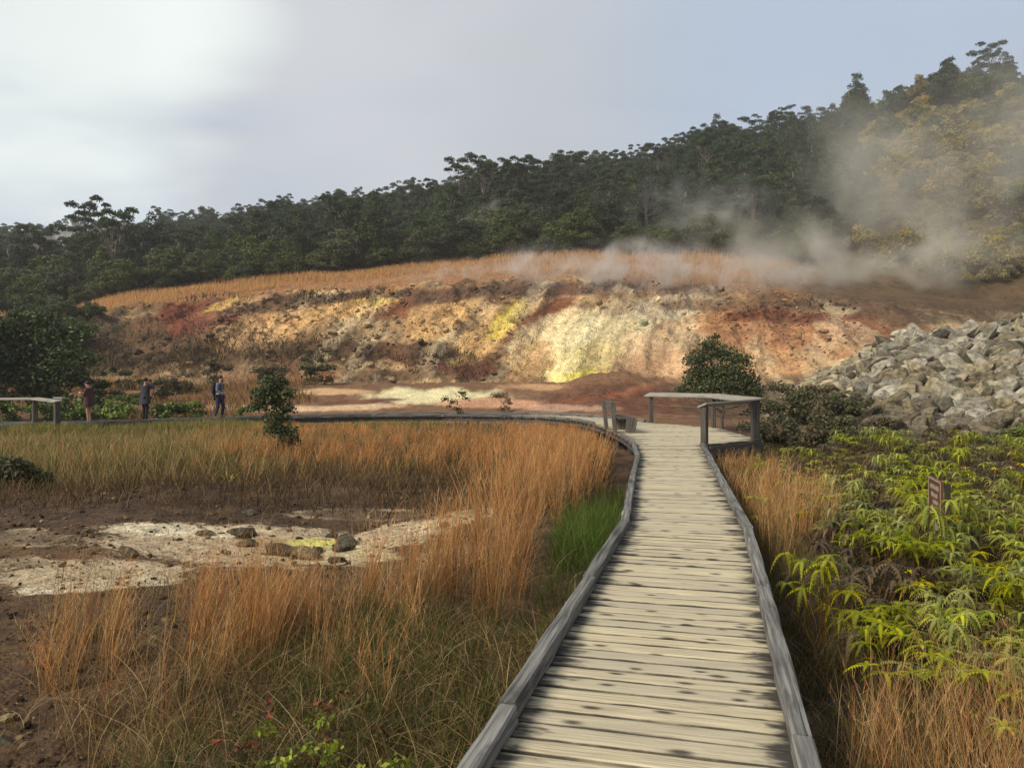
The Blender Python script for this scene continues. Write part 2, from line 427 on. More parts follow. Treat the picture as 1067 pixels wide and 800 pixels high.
# ground sheet
def build_ground():
    xs = np.concatenate([-np.geomspace(420, 16, 22), np.arange(-15.8, 14.0, 0.085), np.arange(14.0, 30, 0.3), np.geomspace(30.3, 420, 22)])
    ys = np.concatenate([[-400, -250, -120, -50, -20, -8, -4, -2], np.arange(0, 16, 0.085), np.arange(16, 40, 0.2), np.arange(40, 70, 0.35), np.geomspace(71, 500, 18)])
    X, Y = np.meshgrid(xs, ys, indexing='ij')
    Z = gz(X, Y)
    Z += 0.020 * fbm(X, Y, scale=6, octv=3, seed=22) * ((Y > 0) & (Y < 30))
    PX = CX + F * X / np.maximum(Y, 0.6); PY = CY + F * (EYE - Z) / np.maximum(Y, 0.6)
    n = fbm(X, Y, scale=0.35, octv=4, seed=12)[..., None]
    base = lin(62, 49, 38) + (lin(88, 68, 49) - lin(62, 49, 38)) * np.clip(0.5 + n, 0, 1)
    far = smooth(30, 40, Y)[..., None]
    base = base * (1 - far) + lin(112, 84, 62) * far
    md = ((Y > 25) & (PX > 780))[..., None]
    base = np.where(md, lin(96, 84, 64), base)
    col = blobs(PX.ravel(), PY.ravel(), base.reshape(-1, 3), GROUND_BLOBS, 31).reshape(base.shape)
    white = np.ones(PX.size * 3).reshape(-1, 3) * 0.0 + lin(172, 156, 128)
    ccol = np.clip(blobs(PX.ravel(), PY.ravel(), white, CRUST_BLOBS, 35) * .93, 0, .85)
    mk = np.zeros(PX.size)
    for (cx, cy_, rx, ry, a, c, w) in CRUST_BLOBS:
        dx, dy = PX.ravel() - cx, PY.ravel() - cy_; ca, sa = math.cos(R(a)), math.sin(R(a))
        q = np.sqrt(((dx * ca + dy * sa) / rx) ** 2 + ((-dx * sa + dy * ca) / ry) ** 2)
        mk = np.maximum(mk, 1 - smooth(.35, 1.25, q))
    mk *= (Y.ravel() > 5) & (Y.ravel() < 20)
    behind = (Y < 2.5)[..., None]
    col = np.where(behind, lin(78, 62, 46), col)
    me = mesh_data('ground', np.stack([X, Y, Z], -1).reshape(-1, 3), grid_faces(len(xs), len(ys)), M['ground'], col.reshape(-1, 3), shade=True, attrs={'crust_mask': mk})
    ca_ = me.color_attributes.new('Crust', 'FLOAT_COLOR', 'POINT'); ca_.data.foreach_set('color', np.concatenate([ccol, np.ones((len(ccol), 1))], 1).astype(np.float32).ravel())
    tag(mobj('ground', me), 'brown volcanic soil with a pale mineral crust left of the boardwalk', 'ground', kind='structure')
build_ground()

def build_bank():
    pxs = np.arange(-400, 1400, 1.6); ts = np.concatenate([[-0.16, -0.08], np.linspace(0, 1.0, 150), np.linspace(1.02, 1.9, 60), [2.0]])
    PX, T = np.meshgrid(pxs, ts, indexing='ij')
    fy, ty, gy, fd, td, gd = bank_cols(PX)
    D = np.where(T < 1, fd + (td - fd) * T, td + (gd - td) * (T - 1) / 0.9)
    X = D * (PX - CX) / F
    Z = bank_z(PX, D)
    face = smooth(-0.02, 0.06, T) * (1 - smooth(1.0, 1.12, T))
    rough = fbm(X, D * 0.7, Z, 0.16, 4, 51) * 0.9 + np.abs(fbm(X, D, Z * 1.5, 0.45, 4, 61)) * 0.9
    gully = -np.abs(fbm(X + D * 0.5, Z * 0.18, 0, 0.22, 3, 71)) * 1.3
    qd = X * .80 + Z * .60 + D * .3; wd = -X * .60 + Z * .80 - D * .25
    gully = gully * .6 - np.abs(fbm(qd * .10, wd * .55, 0, 1.0, 4, 171)) * 1.2
    calm = 1 - .5 * smooth(520, 580, PX)
    Z = Z + face * (rough * calm + gully) * 0.75 + (1 - face) * 0.12 * fbm(X, D, scale=0.5, octv=3, seed=81)
    PY = CY - F * (Z - EYE) / D
    n = fbm(X, D, Z, 0.3, 4, 91)[..., None]
    base = lin(116, 92, 68) * (1 - 0.0 * n) + (lin(190, 158, 116) - lin(116, 92, 68)) * np.clip(n + 0.3, 0, 1)
    PX_, PY_ = PX.ravel(), PY.ravel()
    plate = smooth(1.0, 1.08, T)[..., None]
    col = blobs(PX_, PY_, base.reshape(-1, 3), BANK_BLOBS, 33).reshape(base.shape)
    ca, sa = math.cos(R(-33)), math.sin(R(-33))              # seams of crust slanting down the face
    q = X * ca - Z * sa * -1.0; w_ = X * -sa * -1.0 + Z * ca
    q = X * .80 + Z * .60 + D * .3; w_ = -X * .60 + Z * .80 - D * .25
    st = fbm(q * .10, w_ * .75, 0, 1.0, 4, 141, .6); st2 = fbm(q * .22, w_ * 1.7, 3.0, 1.0, 4, 151, .6)
    fc = .62 * (face * (1 - .5 * smooth(860, 960, PX)) * smooth(170, 330, PX))[..., None]
    light = smooth(.05, .6, st)[..., None]; dark = smooth(.10, .65, -st)[..., None]
    col = col * (1 - fc * .45 * light) + lin(232, 214, 172) * fc * .45 * light
    col = col * (1 - fc * .62 * dark) + lin(92, 58, 42) * fc * .62 * dark
    col = col * (1 + fc * .45 * np.clip(st2, -.8, .8)[..., None])
    col = np.clip(col, .02, .9)
    pr = smooth(790, 870, PX)[..., None]
    col = col * (1 - plate * 0.9) + (lin(150, 108, 72) * (1 - pr) + lin(82, 68, 52) * pr) * plate * 0.9
    me = mesh_data('sulphur_bank', np.stack([X, D, Z], -1).reshape(-1, 3), grid_faces(len(pxs), len(ts)), M['bank'], col.reshape(-1, 3), shade=True)
    tag(mobj('sulphur_bank_terrain', me), 'broad ochre and sulphur yellow mineral bank beyond the boardwalk', 'mineral bank', kind='structure')
build_bank()

def build_hill():
    pxs = np.arange(-700, 1700, 6.0); ts = np.concatenate([[-0.012], np.linspace(0, 1, 60), [1.15, 1.5, 2.5]])
    PX, T = np.meshgrid(pxs, ts, indexing='ij')
    gd = np.interp(PX, BPX, GRAD); rd = np.interp(PX, HPX, RIDGD)
    D = gd + (rd - gd) * T
    X = D * (PX - CX) / F
    Z = hill_z(PX, D) - 2.5 * (T < 0)
    r = smooth(830, 960, PX)[..., None]
    n = fbm(X, D, scale=0.06, octv=3, seed=14)[..., None]
    col = lin(46, 46, 30) * (1 - r) + (lin(104, 90, 46) + 0.03 * n) * r
    lowr = r * (1 - smooth(.02, .10, T))[..., None]
    col = col * (1 - lowr) + lin(78, 64, 46) * lowr
    me = mesh_data('hill', np.stack([X, D, Z], -1).reshape(-1, 3), grid_faces(len(pxs), len(ts)), M['hill'], col.reshape(-1, 3), shade=True)
    tag(mobj('hill', me), 'long forested hillside rising to the right behind the bank', 'hill', kind='structure')
build_hill()

# ------------------------------------------------------------------ boardwalk
STN = [((-1.9,-3.5),(-0.53,-3.85)), ((1.16,8.51),(2.47,8.15)), ((1.87,12.65),(3.29,12.4)), ((2.45,15.8),(3.93,15.6)), ((2.9,19.3),(4.74,19.4)),
       ((3.0,21.1),(6.55,21.0)), ((3.05,22.5),(6.62,22.5)), ((2.98,26.0),(6.8,26.6)), ((2.85,28.0),(5.1,29.5)), ((2.5,30.2),(4.3,32.4)), ((1.5,32.4),(2.9,34.9)),
       ((0,33.8),(0.8,36.0)), ((-3,34.5),(-2.9,36.3)), ((-6,34.0),(-5.6,35.7)), ((-9,32.7),(-8.4,34.3)), ((-12,30.6),(-11.3,32.2)), ((-14.8,28.2),(-14.1,29.8)),
       ((-17,26.8),(-16.6,28.5)), ((-30,24.5),(-29.7,26.2))]
def build_boardwalk():
    bw = empty('boardwalk', (2.0, 9.0, 0.0), label='weathered grey plank boardwalk with low kerbs running ahead then bending left', cat='boardwalk')
    off = np.array([2.0, 9.0, 0.0])
    V, Fq, UV, rn, ed, sm, n0 = [], [], [], [], [], [], 0
    K = 14
    for (l0, r0), (l1, r1) in zip(STN[:-1], STN[1:]):
        l0, r0, l1, r1 = map(np.array, (l0, r0, l1, r1))
        L = 0.5 * (np.linalg.norm(l1 - l0) + np.linalg.norm(r1 - r0)); n = max(1, round(L / 0.152))
        for i in range(n):
            a, b = i / n, (i + 1) / n
            g = 0.006 / max(L / n, .01) * 0.5
            lo, hi = a + g / n * 1.0 + 0.0, b - g / n * 1.0
            jz = rng.normal(0, 0.0022); r_ = rng.random(); po = rng.uniform(0, 40); uo = rng.uniform(0, 9)
            ext = rng.normal(0, 0.012, 2)
            gap = 0.005 + 0.005 * rng.random()
            tilt = rng.normal(0, 0.0015)
            bow = rng.normal(0, 0.003)
            for j in range(K + 1):
                s = j / K
                s2 = s
                PL0, PR0 = l0 + (l1 - l0) * a, r0 + (r1 - r0) * a
                PL1, PR1 = l0 + (l1 - l0) * b, r0 + (r1 - r0) * b
                p0 = PL0 + (PR0 - PL0) * s2; p1 = PL1 + (PR1 - PL1) * s2
                d = p1 - p0; w = max(np.linalg.norm(d), 1e-4); d = d / w
                acr = (PR0 - PL0); W = np.linalg.norm(acr); acr = acr / W
                e = acr * (ext[0] if j == 0 else ext[1] if j == K else 0)
                ja, jb = rng.normal(0, 0.0018, 2)
                q0 = p0 + d * min(gap + ja + bow * math.sin(math.pi * s), w * .3) + e; q1 = p1 - d * min(gap + jb - bow * math.sin(math.pi * s), w * .3) + e
                c = min(0.024, w * 0.25)
                for k, (q, z) in enumerate(((q0, -0.04), (q0, -0.005 + jz - tilt), (q0 + d * c, jz - tilt), (q1 - d * c, jz + tilt), (q1, -0.005 + jz + tilt), (q1, -0.04))):
                    V.append((q[0], q[1], z))
                    UV.append((uo + s * W, po + (0 if k < 2 else c if k == 2 else w - c if k == 3 else w)))
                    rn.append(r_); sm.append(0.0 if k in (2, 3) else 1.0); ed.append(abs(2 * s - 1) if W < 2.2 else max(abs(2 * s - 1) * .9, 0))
            for j in range(K):
                for k in range(5):
                    a_ = n0 + j * 6 + k
                    Fq.append((a_, a_ + 1, a_ + 7, a_ + 6))
                Fq.append((n0 + j*6 + 5, n0 + j*6, n0 + j*6 + 6, n0 + j*6 + 11))
            for base in (n0, n0 + K * 6):
                f = (base, base + 1, base + 4, base + 5); f2 = (base + 1, base + 2, base + 3, base + 4)
                Fq += [f, f2] if base == n0 else [f[::-1], f2[::-1]]
            n0 += (K + 1) * 6
    me = mesh_data('deck', np.array(V) - off, np.array(Fq), M['deck'], None, UV, False, {'rnd': rn, 'edge': ed, 'seam': sm})
    mobj('deck', me, bw)
    # kerbs: separate lengths of timber on both edges
    def kerb_run(pts, side, lens):
        pts = [np.array(p, float) for p in pts]
        for p, q in zip(pts[:-1], pts[1:]):
            L = np.linalg.norm(q - p); n = max(1, round(L / lens)); t = (q - p) / L
            nrm = np.array([-t[1], t[0]]) * side
            for i in range(n):
                a = p + (q - p) * i / n + t * 0.004; b = p + (q - p) * (i + 1) / n - t * 0.004
                jz = rng.normal(0, 0.003, 2); js = rng.normal(0, 0.004, 2)
                m = MB()
                a = a - nrm * (0.045 + js[0]); b = b - nrm * (0.045 + js[1])
                m.beam((a[0]-off[0], a[1]-off[1], 0.052 + jz[0]), (b[0]-off[0], b[1]-off[1], 0.052 + jz[1]), 0.088, 0.092, jit=0.003, seg=max(2, int(L / n / 0.25)), col=np.full(3, rng.uniform(0.8, 1.2)))
                m.build('kerb', M['kerb'], bw)
    Lp = [s[0] for s in STN]; Rp = [s[1] for s in STN]
    kerb_run([(-1.9, -3.5), (1.16, 8.51)], 1, 2.5); kerb_run(Lp[1:7], 1, 3.4); kerb_run(Lp[8:], 1, 3.0)
    kerb_run([(-0.53, -3.85), (2.47, 8.15)], -1, 2.45); kerb_run([Rp[1], Rp[2], Rp[3], (4.55, 18.9)], -1, 3.4); kerb_run([(5.0, 29.7)] + Rp[9:], -1, 3.0)
    # long bearers under both edges and the stumps that carry them
    for side, pts in ((1, Lp), (-1, Rp)):
        m = MB()
        for p, q in zip(pts[:-1], pts[1:]):
            p, q = np.array(p), np.array(q); t = (q - p) / np.linalg.norm(q - p); nrm = np.array([-t[1], t[0]]) * side
            a, b = p - nrm * 0.09, q - nrm * 0.09
            m.beam((a[0]-off[0], a[1]-off[1], -0.125), (b[0]-off[0], b[1]-off[1], -0.125), 0.06, 0.165)
        m.build('bearer', M['post'], bw)
        for p, q in zip(pts[:-1], pts[1:]):
            p, q = np.array(p), np.array(q); L = np.linalg.norm(q - p); t = (q - p) / L; nrm = np.array([-t[1], t[0]]) * side
            n = max(1, round(L / 2.4))
            for i in range(n):
                c = p + (q - p) * (i + .5) / n - nrm * 0.20
                m = MB(); zg = float(gz(c[0], c[1])) - 0.15
                m.beam((c[0]-off[0], c[1]-off[1], zg), (c[0]-off[0], c[1]-off[1], -0.045), 0.11, 0.11, up=(t[0], t[1], 0))
                m.build('stump', M['post'], bw)
    m = MB()                                                     # fascia board closing the platform's open side
    for p, q in (((4.78, 19.42), (6.53, 21.0)), ((6.60, 21.1), (6.66, 22.5)), ((6.66, 22.5), (6.84, 26.6))):
        m.beam((p[0]-off[0]+.03, p[1]-off[1]-.05, -0.16), (q[0]-off[0]+.03, q[1]-off[1]-.05, -0.16), 0.05, 0.24)
    m.build('fascia', M['post'], bw)
build_boardwalk()

# ------------------------------------------------------------------ railings and bench
def cap(m, p, q, w, inward, tiltdrop, th=0.045):
    p, q, n = np.array(p, float), np.array(q, float), np.array([*inward, 0.0])
    t = (q - p) / np.linalg.norm(q - p)
    up = np.array([0, 0, 1.0]) * w + n * tiltdrop
    up = up - t * np.dot(up, t)
    m.beam(p, q, w, th, up=up / np.linalg.norm(up), jit=0.001, seg=6)

def build_platform_railing():
    A, B, C, D = (4.74, 19.62), (6.44, 21.10), (6.72, 26.55), (5.12, 29.35)
    o = np.array([5.9, 24.0, 0])
    rt = empty('platform_railing', tuple(o), label='timber railing with sloping caps and wire round the viewing platform', cat='railing')
    for p, w, h in ((A, 0.15, 0.93), (B, 0.19, 1.0), (C, 0.12, 1.0), (D, 0.14, 1.0)):
        m = MB(); m.beam((p[0]-o[0], p[1]-o[1], -0.35), (p[0]-o[0], p[1]-o[1], h), w, w, up=(0.75, -0.66, 0) if p in (A,) else (1, 0.1, 0))
        m.build('post', M['post'], rt)
    def c(p, q, inw, e0=0.0, e1=0.0, w=0.30, z0=1.03, z1=1.03, drop=0.11):
        p, q = np.array([*p, 0.0]), np.array([*q, 0.0]); t = (q - p) / np.linalg.norm(q - p)
        p = p - t * e0 - o + [0, 0, z0]; q = q + t * e1 - o + [0, 0, z1]
        m = MB(); cap(m, p, q, w, inw, drop); m.build('cap', M['rail'], rt)
    nv = lambda p, q: (lambda t: (-t[1], t[0]))((np.array(q) - np.array(p)) / np.linalg.norm(np.array(q) - np.array(p)))
    c(A, B, nv(A, B), 0.12, 0.18, 0.26, 0.955, 1.03, 0.10)
    c(B, C, nv(B, C), 0.02, 0.10, 0.34, 1.036, 1.04, 0.12)
    c(C, D, nv(C, D), 0.10, 0.22, 0.30, 1.04, 1.03, 0.12)
    for z in (0.33, 0.66):
        for p, q in ((A, B), (B, C), (C, D)):
            m = MB(); a = np.array([p[0], p[1], z]) - o; b = np.array([q[0], q[1], z]) - o
            mid = (a + b) / 2 - [0, 0, 0.015]
            m.tube([a, mid, b], 0.0035, 6); m.build('wire', M['wire'], rt)
build_platform_railing()

def build_left_railing():
    o = np.array([-17.0, 27.6, 0])
    rt = empty('far_railing', tuple(o), label='dark posted timber railing at the far left bend of the boardwalk', cat='railing')
    P1, P2, P3 = (-15.25, 26.7), (-16.95, 28.3), (-23.5, 27.4)
    for p, w in ((P1, 0.17), (P2, 0.17), (P3, 0.15)):
        m = MB(); m.beam((p[0]-o[0], p[1]-o[1], -0.5), (p[0]-o[0], p[1]-o[1], 0.86), w, w, up=(0.7, 0.7, 0)); m.build('post', M['post'], rt)
    for p, q, z0, z1 in ((P3, P2, .88, .90), (P2, P1, .905, .86)):
        m = MB(); a = np.array([p[0], p[1], z0]) - o; b = np.array([q[0], q[1], z1]) - o; t = (b - a) / np.linalg.norm(b - a)
        n = (t[1], -t[0]) if t[0] > 0 else (-t[1], t[0])
        cap(m, a - t * 0.1, b + t * 0.15, 0.26, n, 0.05); m.build('cap', M['rail'], rt)
    m = MB(); m.beam((0.45, 1.3, 0.93), (1.0, 0.9, 0.92), 0.2, 0.04); m.build('cap', M['rail'], rt)
build_left_railing()

def build_bench():
    o = np.array([3.05, 24.6, 0]); rz = R(2)
    b = empty('bench', tuple(o), rz, label='small dark wooden bench facing right on the boardwalk bend', cat='bench')
    for y in (-0.85, 0.85):
        m = MB(); m.beam((0, y, 0.0), (-0.10, y, 0.92), 0.11, 0.12, up=(1, 0, 0)); m.build('back_post', M['bench'], b)
        m = MB()
        v = [(0.34, y-.16, 0), (0.56, y-.16, 0), (0.56, y+.16, 0), (0.34, y+.16, 0), (0.30, y-.2, .415), (0.64, y-.2, .415), (0.64, y+.2, .415), (0.30, y+.2, .415)]
        m.add(v, [(0,3,2,1),(4,5,6,7),(0,1,5,4),(1,2,6,5),(2,3,7,6),(3,0,4,7)], uv=[(p[2], p[0]+p[1]) for p in v]); m.build('leg', M['bench'], b)
    m = MB(); m.beam((-0.02, -0.98, 0.77), (-0.02, 0.98, 0.77), 0.30, 0.05, up=(1, 0, 0.1), seg=4, jit=.001); m.build('backrest', M['bench'], b)
    m = MB()
    for x in (0.14, 0.325, 0.51): m.beam((x, -1.0, 0.445), (x, 1.0, 0.445), 0.172, 0.055, seg=4, jit=.001)
    m.build('seat', M['bench'], b)
build_bench()

# ------------------------------------------------------------------ sign
def build_sign():
    near, far = np.array([4.86, 9.0]), np.array([5.045, 9.62])
    ctr = (near + far) / 2; t = (far - near); Ls = np.linalg.norm(t); t /= Ls; nrm = np.array([-t[1], t[0]])
    ang = math.atan2(t[1], t[0])
    s = empty('trail_sign', (ctr[0], ctr[1], 0.0), ang, label='small brown sign with pale lettering on a post among the ferns', cat='sign')
    brown = plain_mat('brown_sign_face', (0.095, 0.043, 0.028), 0.5, 0.15, 5, 0.05)
    cream = plain_mat('cream_sign_paint', (0.34, 0.28, 0.21), 0.6, 0.15, 5, 0.05)
    dark = plain_mat('dark_sign_timber', (0.028, 0.022, 0.018), 0.8)
    m = MB(); m.beam((-Ls/2, 0, 0.225), (Ls/2, 0, 0.225), 0.03, 0.43); m.build('panel', brown, s)
    m = MB()
    for a, b2 in (((-Ls/2+.02, .425), (Ls/2-.02, .425)), ((-Ls/2+.02, .025), (Ls/2-.02, .025))): m.beam((a[0], .0165, a[1]), (b2[0], .0165, b2[1]), 0.004, 0.014)
    m.beam((-Ls/2+.014, .0165, .018), (-Ls/2+.014, .0165, .432), 0.004, 0.014, up=(1, 0, 0)); m.beam((Ls/2-.014, .0165, .018), (Ls/2-.014, .0165, .432), 0.004, 0.014, up=(1, 0, 0))
    m.build('border', cream, s)
    r = random.Random(4)                              # worn lettering: rows of short upright and level strokes
    for row, (z, x0, x1) in enumerate(((.335, -.20, .22), (.245, -.14, .16), (.165, -.06, .20), (.09, -.16, -.06))):
        x = -x1; m = MB()
        while x < -x0:
            w = r.uniform(.028, .045)
            m.beam((x, .0168, z), (x + w, .0168, z), 0.004, 0.012); m.beam((x + w/2, .0172, z - .026), (x + w/2, .0172, z + .026), 0.004, 0.010, up=(1, 0, 0))
            if r.random() < .5: m.beam((x, .0172, z + .024), (x + w, .0172, z + .024), 0.004, 0.009)
            x += w + .016
        m.build('lettering', cream, s)
    m = MB(); m.beam((-Ls/2-.02, -.05, -.75), (-Ls/2-.02, -.05, .42), 0.06, 0.045, up=(1, 0, 0)); m.build('post', dark, s)
    m = MB(); m.beam((Ls/2-.2, -.035, -.7), (Ls/2-.2, -.035, .1), 0.035, 0.035, up=(1, 0, 0)); m.build('post', plain_mat('grey_stake', (.2, .19, .17)), s)
build_sign()

# ------------------------------------------------------------------ leaves, trees and shrubs
def leaf_cloud(r, clumps, n, size, cols, shell=0.55, droop=0.0):
    """n small leaf faces spread through the given ellipsoid clumps [(centre, radii)]"""
    w = np.array([np.prod(np.array(c[1])) ** (2/3) for c in clumps]); w /= w.sum()
    k = r.choice(len(clumps), n, p=w)
    C = np.array([c[0] for c in clumps])[k]; Rd = np.array([c[1] for c in clumps])[k]
    d = r.normal(size=(n, 3)); d /= np.linalg.norm(d, axis=1)[:, None]
    d[:, 2] = np.where(d[:, 2] < -0.35, -d[:, 2] * 0.6, d[:, 2])
    rad = shell + (1.08 - shell) * r.random(n) ** 0.7
    P = C + d * Rd * rad[:, None]
    nr = d * 0.8 + r.normal(size=(n, 3)) * 0.75 + [0, 0, 0.45]
    nr /= np.linalg.norm(nr, axis=1)[:, None]
    a = np.cross(nr, r.normal(size=(n, 3))); a /= np.linalg.norm(a, axis=1)[:, None]; a[:, 2] -= droop; b = np.cross(nr, a)
    s = size * r.uniform(0.6, 1.35, n)[:, None]
    V = np.stack([P - a * s, P - b * s * 0.62 + nr * s * .12, P + a * s, P + b * s * 0.62 + nr * s * .12], 1).reshape(-1, 3)
    Fc = np.arange(4 * n).reshape(n, 4)
    cc = np.array([lin(*c) for c in cols])
    tone = r.uniform(0.75, 1.25, len(clumps))[k]
    ci = r.integers(0, len(cols), n)
    col = cc[ci] * (tone * r.uniform(0.75, 1.25, n))[:, None]
    return V, Fc, np.repeat(col, 4, 0)

def trunk_mb(r, h, clumps, rad, lean=0.15):
    m = MB()
    top = np.array([r.normal(0, lean), r.normal(0, lean), 1.0]) * h * 0.62
    pts = [np.array([0, 0, -0.6]), top * 0.33 + r.normal(0, .05, 3), top * 0.66 + r.normal(0, .08, 3), top]
    m.tube(pts, [rad * 1.25, rad, rad * .8, rad * .5], 7)
    for c, _ in clumps:
        c = np.array(c); f = r.uniform(0.35, 0.95)
        s0 = pts[1] + (pts[3] - pts[1]) * f
        mid = (s0 + c) / 2 + r.normal(0, .12, 3) * h * .08 + [0, 0, -.05 * h]
        m.tube([s0, mid, c], [rad * .42, rad * .28, rad * .1], 5)
    return m

G_DARK = [(50, 64, 40), (60, 74, 44), (43, 55, 37), (76, 88, 50)]
G_MID = [(70, 82, 46), (82, 92, 50), (58, 70, 42), (94, 98, 58)]
G_OLIVE = [(136, 124, 66), (150, 134, 70), (112, 110, 56), (160, 138, 82)]

def dome(r, h, w, n, flat=0.75, low=0.18):
    out = []
    for i in range(n):
        a = r.uniform(0, 2 * math.pi); q = math.sqrt(r.random())
        z = h * (low + (1 - low) * (1 - 0.72 * q * q) * r.uniform(0.35, 1.0)) - 0.4
        s = w * r.uniform(0.06, 0.20)
        out.append(((math.cos(a) * q * w * .42, math.sin(a) * q * w * .42, z), (s, s, s * flat)))
    return out
def pads(r, h, w, n):
    out = []
    for i in range(n):
        a = i * 2.4 + r.uniform(-.4, .4); q = 0.15 + 0.85 * math.sqrt((i + .5) / n)
        s = w * r.uniform(0.08, 0.16)
        out.append(((math.cos(a) * q * w * .45, math.sin(a) * q * w * .45, h * r.uniform(0.5, 0.97)), (s, s, s * .62)))
    return out

TREE_KINDS = []   # (name, label stem, trunk mesh, crown mesh)
def tree_kind(seed, h, w, style, cols, nleaf, size, ncl):
    r = np.random.default_rng(seed)
    cl = pads(r, h, w, ncl) if style == 'pads' else dome(r, h, w, ncl, *( (1.0, .2) if style == 'bush' else (1.25, .15) if style == 'tall' else (.8, .18)))
    V, Fc, col = leaf_cloud(r, cl, nleaf, size, cols, 0.45)
    crown = mesh_data('crown', V, Fc, M['leaf'], col)
    trunk = trunk_mb(r, h, cl if len(cl) < 14 else cl[:14], 0.16 if style != 'bush' else 0.07).data('trunk', M['bark'], True)
    return trunk, crown, h
TK = {
 'dome1': tree_kind(1, 7.5, 6.0, 'dome', G_DARK, 6500, 0.135, 42), 'dome2': tree_kind(2, 8.5, 6.6, 'dome', G_DARK, 7000, 0.14, 52),
 'dome3': tree_kind(3, 6.6, 6.4, 'dome', G_MID, 6200, 0.135, 44), 'tall1': tree_kind(4, 9.5, 4.6, 'tall', G_DARK, 6000, 0.135, 46),
 'pads1': tree_kind(5, 9.5, 7.0, 'pads', G_DARK, 4600, 0.13, 22), 'pads2': tree_kind(6, 10.5, 6.0, 'pads', G_DARK, 4000, 0.13, 19),
 'bush1': tree_kind(7, 3.4, 4.2, 'bush', G_OLIVE, 4200, 0.11, 30), 'bush2': tree_kind(8, 4.4, 4.6, 'bush', G_MID, 4600, 0.12, 30), 'bush3': tree_kind(9, 2.6, 3.6, 'bush', G_OLIVE, 3400, 0.11, 24),
}
KEYS = list(TK)
LBL = {'dome1': ('forest_tree', 'dark green round crowned tree in the hillside forest', 'round crowned hillside trees'),
       'dome2': ('forest_tree', 'dark green broad crowned tree in the hillside forest', 'broad crowned hillside trees'),
       'dome3': ('forest_tree', 'mid green spreading tree in the hillside forest', 'spreading hillside trees'),
       'tall1': ('forest_tree', 'tall narrow dark tree in the hillside forest', 'tall narrow hillside trees'),
       'pads1': ('umbrella_tree', 'flat topped tree with separate leaf pads above the forest', 'flat topped trees with leaf pads'),
       'pads2': ('umbrella_tree', 'thin limbed tall tree with sparse leaf pads above the forest', 'thin limbed trees with sparse pads'),
       'bush1': ('hillside_shrub', 'olive gold shrub on the steaming right hillside', 'olive gold hillside shrubs'),
       'bush2': ('hillside_shrub', 'green shrub on the wooded hillside', 'green hillside shrubs'),
       'bush3': ('hillside_shrub', 'low olive shrub on the steaming right hillside', 'low olive hillside shrubs')}
SRC = {}
def place_tree(key, p, s, rz, sz=1.0, label=None, name=None):
    nm, lb, gr = LBL[key]
    o = empty(name or nm, p, rz, label=label or lb, cat='shrub' if 'shrub' in nm else 'tree', group=None if label else gr)
    o.scale = (s, s, s * sz)
    if key not in SRC:
        t = mobj('trunk', TK[key][0], o); c = mobj('crown', TK[key][1], o); SRC[key] = (t, c)
    else:
        for src in SRC[key]:
            c = src.copy(); COL.objects.link(c); c.parent = o
    return o

